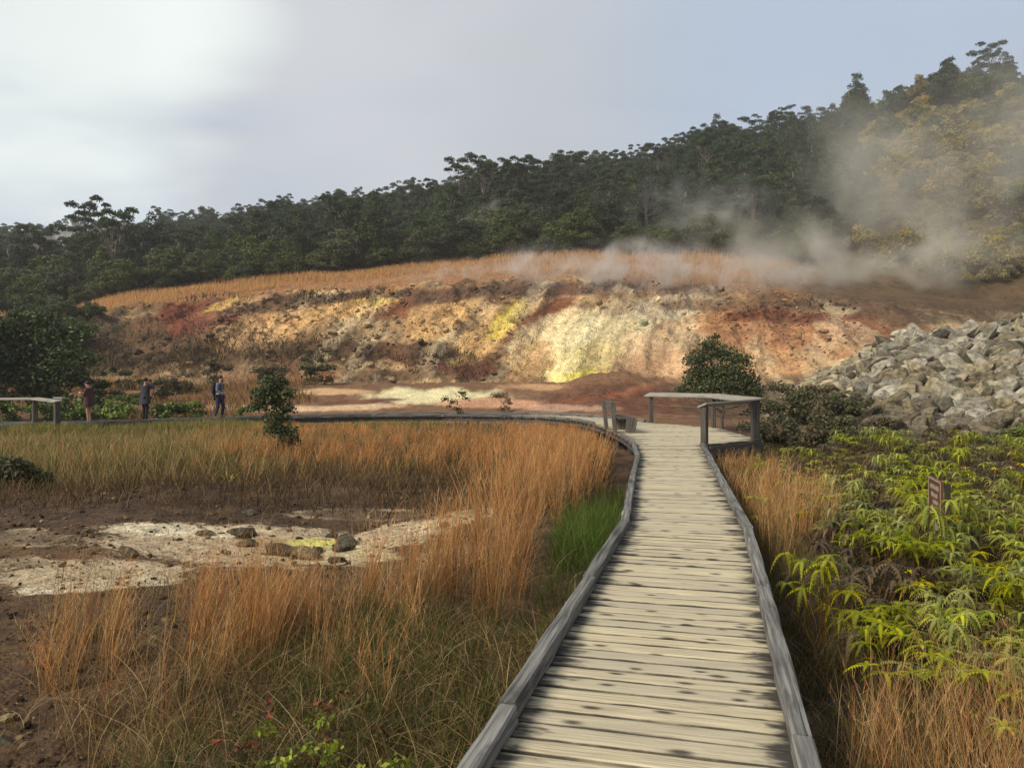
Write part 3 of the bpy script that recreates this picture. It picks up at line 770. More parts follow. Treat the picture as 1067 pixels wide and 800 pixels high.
def build_forest():
    r = np.random.default_rng(21)
    cand = []
    sp = 3.5
    for X in np.arange(-290, 240, sp):
        for Y in np.arange(78, 290, sp):
            x = X + r.uniform(-.48, .48) * sp; y = Y + r.uniform(-.48, .48) * sp
            px = CX + F * x / y
            if px < -330 or px > 1400: continue
            gd = np.interp(px, BPX, GRAD); rd = np.interp(px, HPX, RIDGD)
            right = smooth(835, 915, px + 40 * fbm(x, y, scale=.02, octv=2, seed=4)) * (1 - .45 * smooth(.78, 1, (y - gd) / (rd - gd)))
            edge = gd + (1.5 if px < 860 else 3.5)
            if not (edge < y < rd + 10): continue
            v = (y - gd) / (rd - gd)
            z = float(hill_z(px, y))
            if r.random() < right:
                key = r.choice(['bush1', 'bush3', 'bush2'], p=[.50, .38, .12]); s = r.uniform(.8, 1.45)
            else:
                key = r.choice(['dome1', 'dome2', 'dome3', 'tall1', 'pads1', 'pads2', 'bush2'], p=[.28, .24, .18, .12, .05, .05, .08]); s = r.uniform(.62, 1.02)
            if v > .97: s *= r.choice([.7, .85, 1.0, 1.15])
            if v < .05 and key in ('dome1', 'dome2', 'tall1', 'pads1', 'pads2') and r.random() < .7: key, s = r.choice(['bush2', 'dome3']), r.uniform(.7, 1.1)
            cand.append((key, x, y, z, s, r.uniform(0, 6.28), px, v))
    for X in np.arange(20, 150, 2.3):                      # close scrub on the steaming right hillside
        for Y in np.arange(80, 185, 2.3):
            x = X + r.uniform(-.5, .5) * 2.3; y = Y + r.uniform(-.5, .5) * 2.3; px = CX + F * x / y
            gd = np.interp(px, BPX, GRAD); rd = np.interp(px, HPX, RIDGD); v = (y - gd) / (rd - gd)
            if px > 1250 or not (.03 < v < .97) or r.random() > smooth(845, 925, px + 50 * fbm(x, y, scale=.02, octv=2, seed=4)): continue
            z = float(hill_z(px, y)) if v > 0 else float(bank_z(px, y))
            cand.append((r.choice(['bush1', 'bush3', 'bush2'], p=[.3, .62, .08]), x, y, z - .3, r.uniform(.45, .95), r.uniform(0, 6.28), px, v))
    for k_ in range(900):                                  # understorey along the forest foot
        px = r.uniform(-200, 860); gd = float(np.interp(px, BPX, GRAD)); y = gd + r.uniform(1.0, 7.0); x = y * (px - CX) / F
        rd = float(np.interp(px, HPX, RIDGD))
        if k_ % 2: cand.append((r.choice(['bush2', 'dome3'], p=[.8, .2]), x, y, float(hill_z(px, y)) - .4, r.uniform(.55, .95), r.uniform(0, 6.28), px, (y - gd) / (rd - gd)))
    inview = [c for c in cand if -15 < c[6] < 1082]
    front = sorted(inview, key=lambda c: -c[4] * TK[c[0]][2] / c[2])
    picked = {}
    for key in KEYS:
        picked[key] = 0
    chosen, sky = [], [c for c in inview if .955 < c[7] < 1.0]
    r.shuffle(sky)
    chosen = front[:225] + [c for c in sky if not any(c is f for f in front[:225])][:60]
    ids = {id(c) for c in chosen}
    for c in chosen:
        place_tree(c[0], (c[1], c[2], c[3]), c[4], c[5], r.uniform(.9, 1.12))
    # emergents that stand out on the skyline
    for px, py, key, s, lb in ((590, 160, 'pads1', 1.15, 'flat topped emergent tree standing out on the skyline above the forest centre'),
                               (358, 200, 'pads1', 1.0, 'flat topped skyline tree above the left half of the forest'),
                               (75, 229, 'pads2', .9, 'sparse skyline tree above the far left steam wisp'),
                               (890, 76, 'tall1', 1.15, 'dark spiky crowned skyline tree above the rocky scar'),
                               (1030, 44, 'pads1', 1.1, 'spreading skyline tree at the top right of the hill'),
                               (985, 58, 'dome1', .95, 'round dark skyline tree near the hill top'),
                               (667, 150, 'pads2', .9, 'thin limbed skyline tree right of the flat topped emergent')):
        d = float(np.interp(px, HPX, RIDGD)); x = d * (px - CX) / F
        d -= 3; x = d * (px - CX) / F; z = float(hill_z(np.array(float(px)), np.array(d))); s = (zat(py, d) - z) / (TK[key][2] * .97)
        place_tree(key, (x, d, z), s, r.uniform(0, 6), 1.0, lb)
    for px, d, key, s, lb in ((15, 66, 'dome3', .8, 'dark tree at the left end of the mineral bank'), (48, 68, 'bush2', 1.0, 'bushy tree at the left end of the mineral bank'), (78, 70, 'bush2', .85, 'shrubby tree where the bank meets the forest at left'),
                           (-12, 64, 'dome1', .7, 'dark tree cut by the left frame edge below the forest'), (30, 74, 'dome1', .62, 'round tree above the left bank end'), (62, 76, 'dome3', .6, 'small round tree above the left bank end'), (95, 77, 'bush2', .6, 'small bush on the left shoulder of the bank'),
                           (5, 56, 'bush2', .9, 'dark bush on the flat before the left bank end'), (70, 60, 'bush2', .6, 'bush at the foot of the left bank end')):
        x = d * (px - CX) / F; z = float(bank_z(np.array(float(px)), np.array(float(d)))) if d > 62 else float(gz(x, d))
        place_tree(key, (x, d, z - .3), s, r.uniform(0, 6), 1.0, lb)
    rest = [c for c in cand if id(c) not in ids]
    # the remaining wood is one mass: points carrying the same trees
    me = bpy.data.meshes.new('forest')
    me.vertices.add(len(rest)); me.vertices.foreach_set('co', np.array([(c[1], c[2], c[3]) for c in rest], np.float32).ravel())
    for nm, vals, ty in (('kind_id', [KEYS.index(c[0]) for c in rest], 'INT'), ('siz', [c[4] for c in rest], 'FLOAT'), ('spin', [c[5] for c in rest], 'FLOAT')):
        a = me.attributes.new(nm, ty, 'POINT'); a.data.foreach_set('value', np.array(vals, np.int32 if ty == 'INT' else np.float32))
    fo = tag(mobj('forest', me), 'mass of dark forest covering the upper hillside', 'forest', kind='stuff')
    for key in KEYS:
        if key not in SRC: place_tree(key, (-60, 200, 20), 1, 0)
    scatter(fo, [SRC[k][1] for k in KEYS])

def scatter(obj, sources):
    ng = bpy.data.node_groups.new('scatter_' + obj.name, 'GeometryNodeTree')
    ng.interface.new_socket('Geometry', in_out='INPUT', socket_type='NodeSocketGeometry')
    ng.interface.new_socket('Geometry', in_out='OUTPUT', socket_type='NodeSocketGeometry')
    N, Lk = ng.nodes, ng.links
    gi, go = N.new('NodeGroupInput'), N.new('NodeGroupOutput')
    j = N.new('GeometryNodeGeometryToInstance')
    for s in reversed(sources):                       # links stack in reverse order
        oi = N.new('GeometryNodeObjectInfo'); oi.inputs['Object'].default_value = s
        oi.inputs['As Instance'].default_value = False
        Lk.new(oi.outputs['Geometry'], j.inputs[0])
    iop = N.new('GeometryNodeInstanceOnPoints'); iop.inputs['Pick Instance'].default_value = True
    def named(n, ty):
        a = N.new('GeometryNodeInputNamedAttribute'); a.data_type = ty; a.inputs[0].default_value = n; return a.outputs[0]
    comb = N.new('ShaderNodeCombineXYZ'); Lk.new(named('spin', 'FLOAT'), comb.inputs[2])
    Lk.new(gi.outputs[0], iop.inputs['Points']); Lk.new(j.outputs[0], iop.inputs['Instance'])
    Lk.new(named('kind_id', 'INT'), iop.inputs['Instance Index']); Lk.new(comb.outputs[0], iop.inputs['Rotation']); Lk.new(named('siz', 'FLOAT'), iop.inputs['Scale'])
    Lk.new(iop.outputs[0], go.inputs[0])
    md = obj.modifiers.new('scatter', 'NODES'); md.node_group = ng
build_forest()

def leafy(name, loc, label, cat, clumps, n, size, cols, rad, h, seed, mat='leaf1', shell=.12, group=None, parts=True):
    r = np.random.default_rng(seed)
    o = empty(name, loc, label=label, cat=cat, group=group)
    V, Fc, col = leaf_cloud(r, clumps, n, size, cols, shell)
    mobj('foliage' if cat == 'shrub' else 'crown', mesh_data('crown', V, Fc, M[mat], col), o)
    trunk_mb(r, h, clumps, rad, .06).build('stem' if cat == 'shrub' else 'trunk', M['bark'], o, True)
    return o

S_DK = [(58, 68, 36), (68, 80, 40), (46, 56, 32), (84, 92, 50)]
S_GR = [(92, 112, 46), (108, 126, 52), (78, 98, 44), (122, 136, 62)]
S_BR = [(84, 76, 52), (96, 84, 58), (70, 66, 46), (110, 96, 70)]
def base_at(px, d): x = d * (px - CX) / F; return (x, d, float(gz(x, d)))
def P3(px, py, d): return at(px, py, d)

def build_shrubs():
    def rel(b, items):      # clumps given as px,py,rpx at the shrub's own distance
        out = []
        r = np.random.default_rng(int(b[1] * 10))
        for px, py, rp in items:
            c = at(px, py, b[1]) - np.array(b); s = rp * b[1] / F
            c[1] += r.uniform(-.5, .5) * s
            s *= 1.15; out.append((tuple(c), (s, s, s * .9)))
        return out
    b = base_at(290, 21.0)
    leafy('bushy_shrub', b, 'upright dark green shrub standing alone in the golden meadow', 'shrub',
          rel(b, [(285,404,12),(272,412,12),(297,412,11),(283,420,15),(270,426,10),(299,428,9),(290,437,13),(296,452,13),(302,462,10),(285,450,10),(294,468,8),(278,398,7),(292,398,7)]), 5200, .042, S_DK, .035, 1.6, 31)
    b = base_at(480, 31.5)
    leafy('sapling', b, 'thin small leafed sapling against the white mineral pan', 'shrub', rel(b, [(465,417,5),(472,420,5),(482,411,6),(486,416,4),(476,427,5),(480,431,4),(468,424,3)]), 420, .045, S_DK, .018, .9, 32)
    b = base_at(752, 33.0)
    leafy('round_shrub', b, 'big dark round shrub behind the platform railing', 'shrub',
          rel(b, [(740,362,12),(728,378,14),(752,372,17),(768,378,15),(735,392,18),(760,392,20),(778,398,13),(718,400,10),(745,405,20),(772,410,18),(728,410,14),(745,352,5),(787,412,12),(710,408,8)]), 9500, .058, S_DK + [(84, 100, 62)], .07, 2.0, 33)
    b = base_at(35, 39.0)
    leafy('leafy_tree', b, 'dark leafy tree behind the railing at the far left', 'tree',
          rel(b, [(40,332,15),(20,345,20),(55,350,22),(0,352,22),(75,372,18),(35,370,30),(5,385,28),(60,395,28),(28,408,30),(85,400,12),(60,420,18),(-5,420,20),(20,330,10),(92,378,14),(95,420,14),(80,350,12),(45,425,16)]), 11000, .10, G_DARK + [(84, 98, 48)], .12, 4.5, 34, 'leaf1')
    b = base_at(-60, 37.0)
    leafy('leafy_tree', b, 'dark leafy tree cut by the left edge of the photo', 'tree',
          rel(b, [(-60,330,30),(-30,345,26),(-90,360,40),(-30,385,34),(-60,410,36),(-100,400,36),(-15,420,22)]), 6500, .12, G_DARK, .13, 4.5, 35)
    for i, (px, py, d, rp, cols, lb) in enumerate((
            (14, 424, 33, 16, S_GR + S_DK, 'green bush under the large left tree near the frame edge'), (48, 426, 34, 14, S_GR + S_DK, 'green bush behind the far railing posts'), (78, 418, 36, 15, S_DK + S_GR, 'dark green bush left of the person in dark red'),
            (112, 424, 36, 15, S_GR, 'bright green bush behind the person in dark red'), (128, 414, 40, 16, S_GR, 'green bush between the two left walkers'),
            (172, 424, 36, 13, S_DK + S_GR, 'low green bush right of the person taking a picture'), (192, 424, 37, 10, S_GR, 'low dull green bush left of the backpack walker'),
            (103, 402, 42, 13, S_DK, 'dark bush beside the large left tree'), (160, 398, 48, 10, S_BR + S_DK, 'brown green bush behind the person taking a picture'),
            (190, 400, 52, 13, S_BR, 'brown scrub bush below the bank at left'), (290, 384, 56, 15, S_DK + S_BR, 'dark scrub bush at the bank foot above the lone shrub'),
            (253, 428, 33, 4, S_GR, 'tiny green bush beside the walk right of the backpack walker'), (130, 388, 55, 10, S_DK, 'dark bush at the left foot of the bank'),
            (215, 380, 58, 13, S_BR, 'brown scrub bush under the red part of the bank'), (330, 376, 60, 12, S_BR + S_DK, 'brown green scrub bush low on the bank'),
            (525, 412, 44, 8, [(128, 104, 78), (142, 118, 88)], 'thin brown twiggy bush by the white pan'),
            (808, 436, 27, 15, S_BR + S_DK, 'brown green bush right of the platform corner'), (842, 418, 32, 18, S_DK + S_BR, 'dark bush at the foot of the boulders'),
            (815, 406, 35, 14, S_DK + S_BR, 'dark green bush between the railing and the boulders'), (868, 442, 27, 16, S_DK + S_BR, 'dark low bush below the boulders'),
            (900, 452, 24, 14, S_BR, 'brown low bush among the lowest stones'), (838, 450, 23, 14, S_BR, 'brown bush above the golden grass by the platform'),
            (4, 486, 15, 22, S_BR + S_DK, 'dark twiggy bush at the left edge of the meadow'),
            (1000, 462, 22, 13, S_BR + S_DK, 'dull bush at the lower edge of the boulder slope'), (940, 470, 20, 14, S_BR, 'brown bush behind the sign'),
            (795, 452, 24, 12, S_BR, 'twiggy brown bush under the platform corner'), (858, 428, 30, 13, S_BR, 'brown scrub bush between two dark bushes at the boulder foot'), (890, 432, 30, 12, S_BR + S_DK, 'dark scrub bush growing among low boulders'),
            (825, 424, 30, 14, S_BR + S_DK, 'dull scrub bush left of the lowest boulders'), (918, 440, 27, 11, S_BR, 'small brown bush amid stones above the ferns'), (880, 455, 23, 13, S_BR + S_DK, 'dull bush above the highest ferns'),
            (862, 408, 35, 9, S_BR, 'small scrub bush on the left flank of the boulders'), (970, 452, 25, 10, S_BR, 'small brown bush below the rounded pale stone'), (1050, 448, 24, 12, S_BR + S_GR, 'olive bush below the boulders at the right edge'))):
        b = base_at(px, d); s = rp * d / F * (1.45 if px > 780 and d > 22 else 1)
        r = np.random.default_rng(400 + i)
        zc = max(float(at(px, py, d)[2] - b[2]), s * .8)
        cl = [((r.normal(0, .75) * s, r.normal(0, .4) * s, zc * r.uniform(.1, 1.1)), (s * r.uniform(.35, .75), s * .6, s * r.uniform(.3, .6))) for _ in range(12)]
        leafy('low_bush', b, lb, 'shrub', cl, 300 if px == 525 else 1900 if d > 25 else 2600, .03 + .0011 * d, cols, .025, zc, 500 + i)
build_shrubs()

# ------------------------------------------------------------------ rocks
def rock_mesh(seed, sub=4, flat=0.72):
    r = np.random.default_rng(seed)
    bm = bmesh.new(); bmesh.ops.create_icosphere(bm, subdivisions=sub, radius=1)
    V = np.array([v.co[:] for v in bm.verts]); Fc = np.array([[v.index for v in f.verts] for f in bm.faces]); bm.free()
    n = r.normal(size=(15, 3)); n /= np.linalg.norm(n, axis=1)[:, None]; h = r.uniform(0.52, 0.86, 15)
    dt = V @ n.T; rad = np.min(np.where(dt > 0.05, h / np.maximum(dt, .05), 9), axis=1); rad = np.minimum(rad, 1.22)
    V = V * rad[:, None]
    nz = fbm(V[:, 0], V[:, 1], V[:, 2] + seed, 1.6, 3, seed) * 0.03 + fbm(V[:, 0], V[:, 1], V[:, 2] + seed, 6, 3, seed + 9) * 0.02
    V = V * (1 + nz)[:, None] * np.array([1.1, r.uniform(.62, .95), flat * r.uniform(.65, 1.15)])
    return mesh_data('rock', V, Fc, M['rock'], np.ones(3), shade=False)
ROCKS = [rock_mesh(100 + i) for i in range(9)]
ROCKS_LO = [rock_mesh(200 + i, 2) for i in range(6)]

def rock(name, me, p, s, label, cat='rock', group=None, rot=None, tint=None):
    o = mobj(name, me); o.location = p; o.scale = (s, s, s)
    o.rotation_euler = rot if rot is not None else (rng.uniform(-.9, .9), rng.uniform(-.9, .9), rng.uniform(0, 6.28))
    return tag(o, label, cat, group)

def tinted(me, c):
    m = me.copy(); a = m.color_attributes['Col']; n = len(m.vertices)
    a.data.foreach_set('color', np.tile(np.array([*c, 1], np.float32), n)); return m

def build_rubble():
    r = np.random.default_rng(77)
    big = [(1052, 388, 36, .78, 'large pale slab boulder at the right edge of the boulder slope'), (1000, 372, 38, .62, 'big angular boulder left of the large pale slab'),
           (1020, 360, 40, .6, 'pale boulder above the big angular boulder'), (905, 366, 40, .6, 'broad pale boulder on the left shoulder of the slope'),
           (960, 395, 34, .6, 'long grey boulder in the middle of the slope'), (925, 358, 41, .5, 'pale boulder on the crest of the slope at left'),
           (1062, 340, 42, .75, 'pale boulder at the top right of the slope'), (955, 432, 28, .45, 'rounded pale stone low on the slope above the ferns'),
           (980, 408, 32, .55, 'dark sided boulder below the big angular boulder'), (1040, 422, 29, .5, 'flat pale stone low at the right of the slope')]
    pts = []
    for px, py, d, s, lb in big:
        s *= .85; x = d * (px - CX) / F; z = float(gz(x, d))
        rock('boulder', ROCKS[r.integers(9)], (x, d, z + s * .35), s, lb, 'boulder'); pts.append((x, d, s))
    cand = []
    for _ in range(70000):
        y = r.uniform(24, 46); px = r.uniform(800, 1290); x = y * (px - CX) / F
        edge = np.interp(y, [24, 27, 32, 42, 46], [960, 900, 840, 815, 815]) + 20 * r.normal()
        if px < edge: continue
        s = min(0.13 * (r.pareto(1.5) + 1), .62) * r.uniform(.8, 1.2)
        s *= np.interp(px, [830, 900, 960], [.5, .8, 1.0]) * np.interp(y, [26, 32], [.6, 1.0])
        cand.append((x, y, s, px))
    cand.sort(key=lambda c: -c[2])
    kept = np.zeros((0, 3))
    for x, y, s, px in cand:
        if len(kept):
            dd = np.hypot(kept[:, 0] - x, kept[:, 1] - y)
            if (dd < (kept[:, 2] + s) * .48).any(): continue
        kept = np.vstack([kept, (x, y, s)])
        if len(kept) > 2600: break
    vis = [(x, y, s) for x, y, s in kept if CX + F * x / y < 1090]
    vis.sort(key=lambda c: -c[2] / c[1])
    top = vis[:285]; tset = {(a, b) for a, b, c in top}
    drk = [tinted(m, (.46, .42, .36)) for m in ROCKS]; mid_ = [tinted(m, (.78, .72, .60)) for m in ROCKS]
    for x, y, s in top:
        px = CX + F * x / y
        py = CY + F * (EYE - float(gz(x, y))) / y
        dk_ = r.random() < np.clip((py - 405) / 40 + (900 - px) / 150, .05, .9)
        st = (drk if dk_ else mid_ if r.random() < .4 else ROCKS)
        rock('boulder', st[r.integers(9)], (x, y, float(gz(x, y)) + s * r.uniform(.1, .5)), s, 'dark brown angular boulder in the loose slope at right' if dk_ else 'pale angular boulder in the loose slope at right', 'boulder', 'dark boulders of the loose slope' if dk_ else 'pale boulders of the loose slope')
    rest = np.array([(x, y, s) for x, y, s in kept if (x, y) not in tset])
    extra = []
    for _ in range(2600):
        y = r.uniform(22, 46); px = r.uniform(795, 1200); x = y * (px - CX) / F
        if px < np.interp(y, [22, 27, 32, 42, 46], [960, 900, 838, 808, 808]) + 25 * r.normal(): continue
        extra.append((x, y, r.uniform(.05, .16)))
    al = np.vstack([rest, np.array(extra)]); pxa = CX + F * al[:, 0] / al[:, 1]; pya = CY + F * (EYE - gz(al[:, 0], al[:, 1])) / al[:, 1]
    dkk = r.random(len(al)) < np.clip((pya - 405) / 40 + (900 - pxa) / 150, .1, .9)
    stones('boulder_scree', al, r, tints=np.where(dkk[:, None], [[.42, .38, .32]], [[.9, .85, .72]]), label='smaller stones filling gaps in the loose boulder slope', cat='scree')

def stones(name, arr, r, label, cat, zf=gz, tints=None, mats='rock'):
    V, Fc, C, n0 = [], [], [], 0
    base = []
    for me in ROCKS_LO:
        v = np.empty(len(me.vertices) * 3, np.float32); me.vertices.foreach_get('co', v)
        f = np.empty(len(me.polygons) * 3, np.int32); me.polygons.foreach_get('vertices', f)
        base.append((v.reshape(-1, 3), f.reshape(-1, 3)))
    zz = zf(arr[:, 0], arr[:, 1])
    for i, (x, y, s) in enumerate(arr):
        v, f = base[r.integers(6)]
        rot = np.array(Matrix.Rotation(r.uniform(0, 6.28), 3, 'Z') @ Matrix.Rotation(r.uniform(-.6, .6), 3, 'X'))
        V.append((v * s) @ rot.T + [x, y, zz[i] + s * r.uniform(-.1, .45)]); Fc.append(f + n0); n0 += len(v)
        t = r.uniform(.6, 1.2) * (np.ones(3) if tints is None else tints[i])
        C.append(np.broadcast_to(t, (len(v), 3)))
    me = mesh_data(name, np.concatenate(V), np.concatenate(Fc), M[mats], np.concatenate(C))
    return tag(mobj(name, me), label, cat, kind='stuff')
build_rubble()

def build_crust_rocks():
    r = np.random.default_rng(5)
    dk = [tinted(m, c) for m, c in zip(ROCKS[:6], [(.42, .40, .36), (.34, .32, .29), (.62, .50, .36), (.5, .46, .4), (.7, .56, .4), (.38, .36, .33)])]
    for px, py, s, k, lb in ((345, 560, .085, 1, 'small dark stone furthest back in the cluster on the crust'), (362, 566, .095, 5, 'dark stone at the right of the stone cluster on the crust'),
            (355, 573, .105, 0, 'grey dark stone in the middle of the stone cluster on the crust'), (354, 586, .10, 1, 'flat dark stone nearest in the stone cluster on the crust'),
            (331, 576, .085, 1, 'small dark stone beside the brown rocks'), (318, 581, .15, 2, 'rounded brown rock on the pale crust, right of its brown neighbour'),
            (294, 579, .17, 4, 'broad brown rock on the pale crust beside the yellow stain'), (257, 559, .15, 3, 'grey brown rock at the back of the pale crust'),
            (258, 569, .11, 2, 'brown stone in front of the grey brown rock'), (214, 558, .10, 2, 'lone brown stone left of the grey brown rock'),
            (134, 578, .10, 2, 'lone brown stone on the left part of the crust'), (259, 536, .09, 3, 'grey stone on the dark lip behind the crust'), (463, 549, .07, 0, 'small dark stone on the right arm of the crust'),
            (231, 541, .06, 2, 'small brown stone on the dark lip behind the crust'), (3, 776, .05, 3, 'pale pebble on bare soil at the lower left')):
        d = 2.08 * F / (py - CY)
        s *= 1.35
        for _ in range(4): d = (EYE - float(gz(d * (px - CX) / F, d))) * F / (py - CY)
        x = d * (px - CX) / F
        rock('stone', dk[k], (x, d, float(gz(x, d)) + s * .22), s, lb, 'stone', rot=(r.uniform(-.25, .25), r.uniform(-.25, .25), r.uniform(0, 6)))
    # pebbles strewn over the bare ground
    arr, tt = [], []
    while len(arr) < 6500:
        y = r.uniform(2.8, 16) ** 1.0; px = r.uniform(-40, 520); x = y * (px - CX) / F
        if x > (y * .25 - 1.2): continue
        arr.append((x, y, 0.008 * (r.pareto(1.8) + 1) if True else 0)); tt.append(lin(*[(150, 130, 104), (112, 92, 70), (188, 172, 142), (84, 68, 54)][r.integers(4)]) * 2.2)
    arr = np.array(arr); arr[:, 2] = np.minimum(arr[:, 2], .055)
    stones('pebbles', arr, r, 'small pebbles strewn over the bare soil and crust', 'pebbles', tints=tt)
    # rubble on the bank's face
    arr, tt = [], []
    pxs = r.uniform(-60, 930, 5200); t = r.random(5200) ** .8 * .98
    fy, ty, gy, fd, td, gd = bank_cols(pxs); d = fd + (td - fd) * t; x = d * (pxs - CX) / F
    z = bank_z(pxs, d); py = CY - F * (z - EYE) / d
    dens = np.clip(.35 + .6 * np.exp(-((pxs - 380) / 140) ** 2 - ((py - 345) / 30) ** 2) + .5 * fbm(x, d, scale=.12, octv=3, seed=2), .05, 1)
    dens = dens * (1 - .75 * smooth(520, 600, pxs) * (1 - .5 * smooth(720, 780, pxs)))
    k = r.random(5200) < dens
    col = blobs(pxs, py, lin(170, 135, 95), BANK_BLOBS, 33)
    arr = np.stack([x, d, np.minimum(.12 * (r.pareto(2.4, 5200) + 1), .55)], 1)[k]; tt = np.clip((col * .55 + col.mean(1, keepdims=True) * np.array([.48, .45, .40])) * 3.2, .15, 1.9)[k]
    stones('bank_rubble', arr, r, 'loose stones covering the face of the mineral bank', 'rubble', zf=lambda a, b: bank_z(CX + F * a / b, b) + .1, tints=tt)
    # bare rock outcrops in the scar on the right hillside
    for i, (px, py, s, lb) in enumerate(((876, 178, 3.4, 'yellowish rock outcrop in the scar on the right hillside'), (893, 168, 2.2, 'pale rock outcrop right of the yellowish outcrop'),
                                     (980, 112, 3.0, 'tan rock face high on the right hillside'), (935, 128, 2.2, 'tan rock outcrop veiled by steam on the hillside'), (884, 192, 1.8, 'small pale outcrop below the yellowish outcrop'))):
        # find where the bearing meets the slope
        ds = np.linspace(90, 185, 400); pys = CY - F * (hill_z(np.full(400, px), ds) - EYE) / ds
        d = float(np.interp(-py, -pys, ds)); p = at(px, py, d)
        o = rock('rock_outcrop', tinted(ROCKS[i], [(1.5, 1.2, .55), (1.5, 1.35, 1.0), (1.3, 1.05, .65), (1.2, 1.0, .65), (1.5, 1.3, 1.0)][i]), p - np.array([0, -s * .1, 0]), s, lb, 'outcrop', rot=(.2, .1, i * 1.3))
        o.scale = (s * .8, s * .6, s * 1.5)
build_crust_rocks()

# ------------------------------------------------------------------ grass
def ribbons(r, P, h, lean, az, w, col_lo, col_hi, seg=4, curl=0.5, plume=0):
    """curved tapering blades rooted at P; lean 0..1 bends them towards azimuth az"""
    n = len(P)
    t = np.linspace(0, 1, seg + 1)[None, :, None]
    dirh = np.stack([np.cos(az), np.sin(az), np.zeros(n)], 1)[:, None]
    h_, ln = h[:, None, None], lean[:, None, None]
    up = np.array([0, 0, 1.0])
    bend = ln * (t ** (1 + curl))
    pts = P[:, None] + h_ * (up * (t - 0.32 * (ln * t) ** 2) + dirh * bend)
    fa = r.uniform(0, math.pi, n); sd = np.stack([np.cos(fa), np.sin(fa), np.zeros(n)], 1)[:, None]
    wd = (w[:, None, None]) * (1 - 0.82 * t ** 1.5) * 0.5
    V = np.stack([pts - sd * wd, pts + sd * wd], 2).reshape(-1, 3)
    k = np.arange(seg)[None] * 2 + np.arange(n)[:, None] * 2 * (seg + 1)
    Fc = np.stack([k, k + 1, k + 3, k + 2], -1).reshape(-1, 4)
    tt = np.repeat(t, 2, 1).reshape(1, -1, 1)
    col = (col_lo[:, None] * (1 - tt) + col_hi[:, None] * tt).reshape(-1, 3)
    if plume:
        # short tufted bracts along the upper part of each stem
        m = plume
        q = r.uniform(.38, 1.0, (n, m))
        idx = np.clip((q * seg).astype(int), 0, seg - 1); fr = q * seg - idx
        a = np.take_along_axis(pts, idx[..., None], 1); b = np.take_along_axis(pts, idx[..., None] + 1, 1)
        c = a + (b - a) * fr[..., None]
        L = h[:, None, None] * r.uniform(.06, .13, (n, m, 1))
        dv = r.normal(size=(n, m, 3)) * [.33, .33, .2] + [0, 0, .9]
        sdv = np.cross(dv, r.normal(size=(n, m, 3))); sdv /= np.linalg.norm(sdv, axis=-1, keepdims=True)
        ww = w[:, None, None] * .55
        B = np.stack([c - sdv * ww * .5, c + sdv * ww * .5, c + dv * L], 2).reshape(-1, 3)
        F3 = np.arange(len(B)).reshape(-1, 3) + len(V)
        cb = np.repeat(col_hi[:, None] * r.uniform(.85, 1.25, (n, m, 1)), 3, 1).reshape(-1, 3)
        return np.concatenate([V, B]), [Fc, F3], np.concatenate([col, cb])
    return V, [Fc], col

ORANGE = [(202, 148, 92), (188, 130, 78), (212, 162, 106), (172, 118, 74), (196, 156, 104)]
STRAW = [(186, 158, 104), (166, 138, 90), (198, 172, 122), (150, 118, 78)]
GREEN = [(96, 108, 46), (112, 120, 52), (84, 98, 42), (130, 128, 62)]
BRIGHT = [(88, 118, 40), (104, 132, 46), (76, 104, 38)]
DEAD = [(124, 96, 64), (104, 80, 54), (140, 112, 76), (92, 72, 50)]

def pick(r, table, n, lo=.7, hi=1.2):
    c = np.array([lin(*x) for x in table])
    return c[r.integers(0, len(c), n)] * r.uniform(lo, hi, (n, 1))

def left_of_walk(x, y, pad=0.12):
    lx = np.interp(y, [s[0][1] for s in STN[:8]], [s[0][0] for s in STN[:8]])
    far = np.interp(x, [-30, -17, -14.8, -12, -9, -6, -3, 0, 1.5, 3], [24.5, 26.8, 28.2, 30.6, 32.7, 34, 34.5, 33.8, 32.4, 29])
    return (x < lx - pad) & (y < far - pad)
def right_of_walk(x, y, pad=0.15):
    ry = [-3.85, 8.15, 12.4, 15.6, 19.4, 21, 26.6]; rx = [-.53, 2.47, 3.29, 3.93, 4.74, 6.55, 6.8]
    return x > np.interp(y, ry, rx) + pad

def sample(r, n, px0, px1, d0, d1, dens=None, near=1.0):
    """points spread evenly over the ground of a view sector, thinned by a density function of bearing, distance and ground position"""
    d = np.sqrt(r.uniform(d0 ** 2, d1 ** 2, n)) if near == 1.0 else d0 + (d1 - d0) * r.random(n) ** near
    px = r.uniform(px0, px1, n); x = d * (px - CX) / F
    if dens is not None:
        k = r.random(n) < dens(px, d, x)
        d, px, x = d[k], px[k], x[k]
    return x, d, px

def clump_field(x, y, scale, seed, lo, hi):
    return smooth(lo, hi, fbm(x, y, scale=scale, octv=3, seed=seed))

class Grass:
    def __init__(s): s.V, s.F, s.C, s.n = [], {}, [], 0
    def add(s, V, Fl, C):
        for f in Fl: s.F.setdefault(f.shape[1], []).append(f + s.n)
        s.V.append(V); s.C.append(C); s.n += len(V)
    def blades(s, r, x, y, h, lean, w, lo, hi, seg=4, curl=.5, plume=0, az=None, z=None):
        n = len(x)
        if n == 0: return
        zz = gz(x, y) - .02 if z is None else z
        s.add(*ribbons(r, np.stack([x, y, zz], 1), h, lean, r.uniform(0, 6.28, n) if az is None else az, w, lo, hi, seg, curl, plume))
    def build(s, name, label, cat='grass'):
        me = mesh_data(name, np.concatenate(s.V), [np.concatenate(a) for a in s.F.values()], M['grass'], np.concatenate(s.C))
        return tag(mobj(name, me), label, cat, kind='stuff')

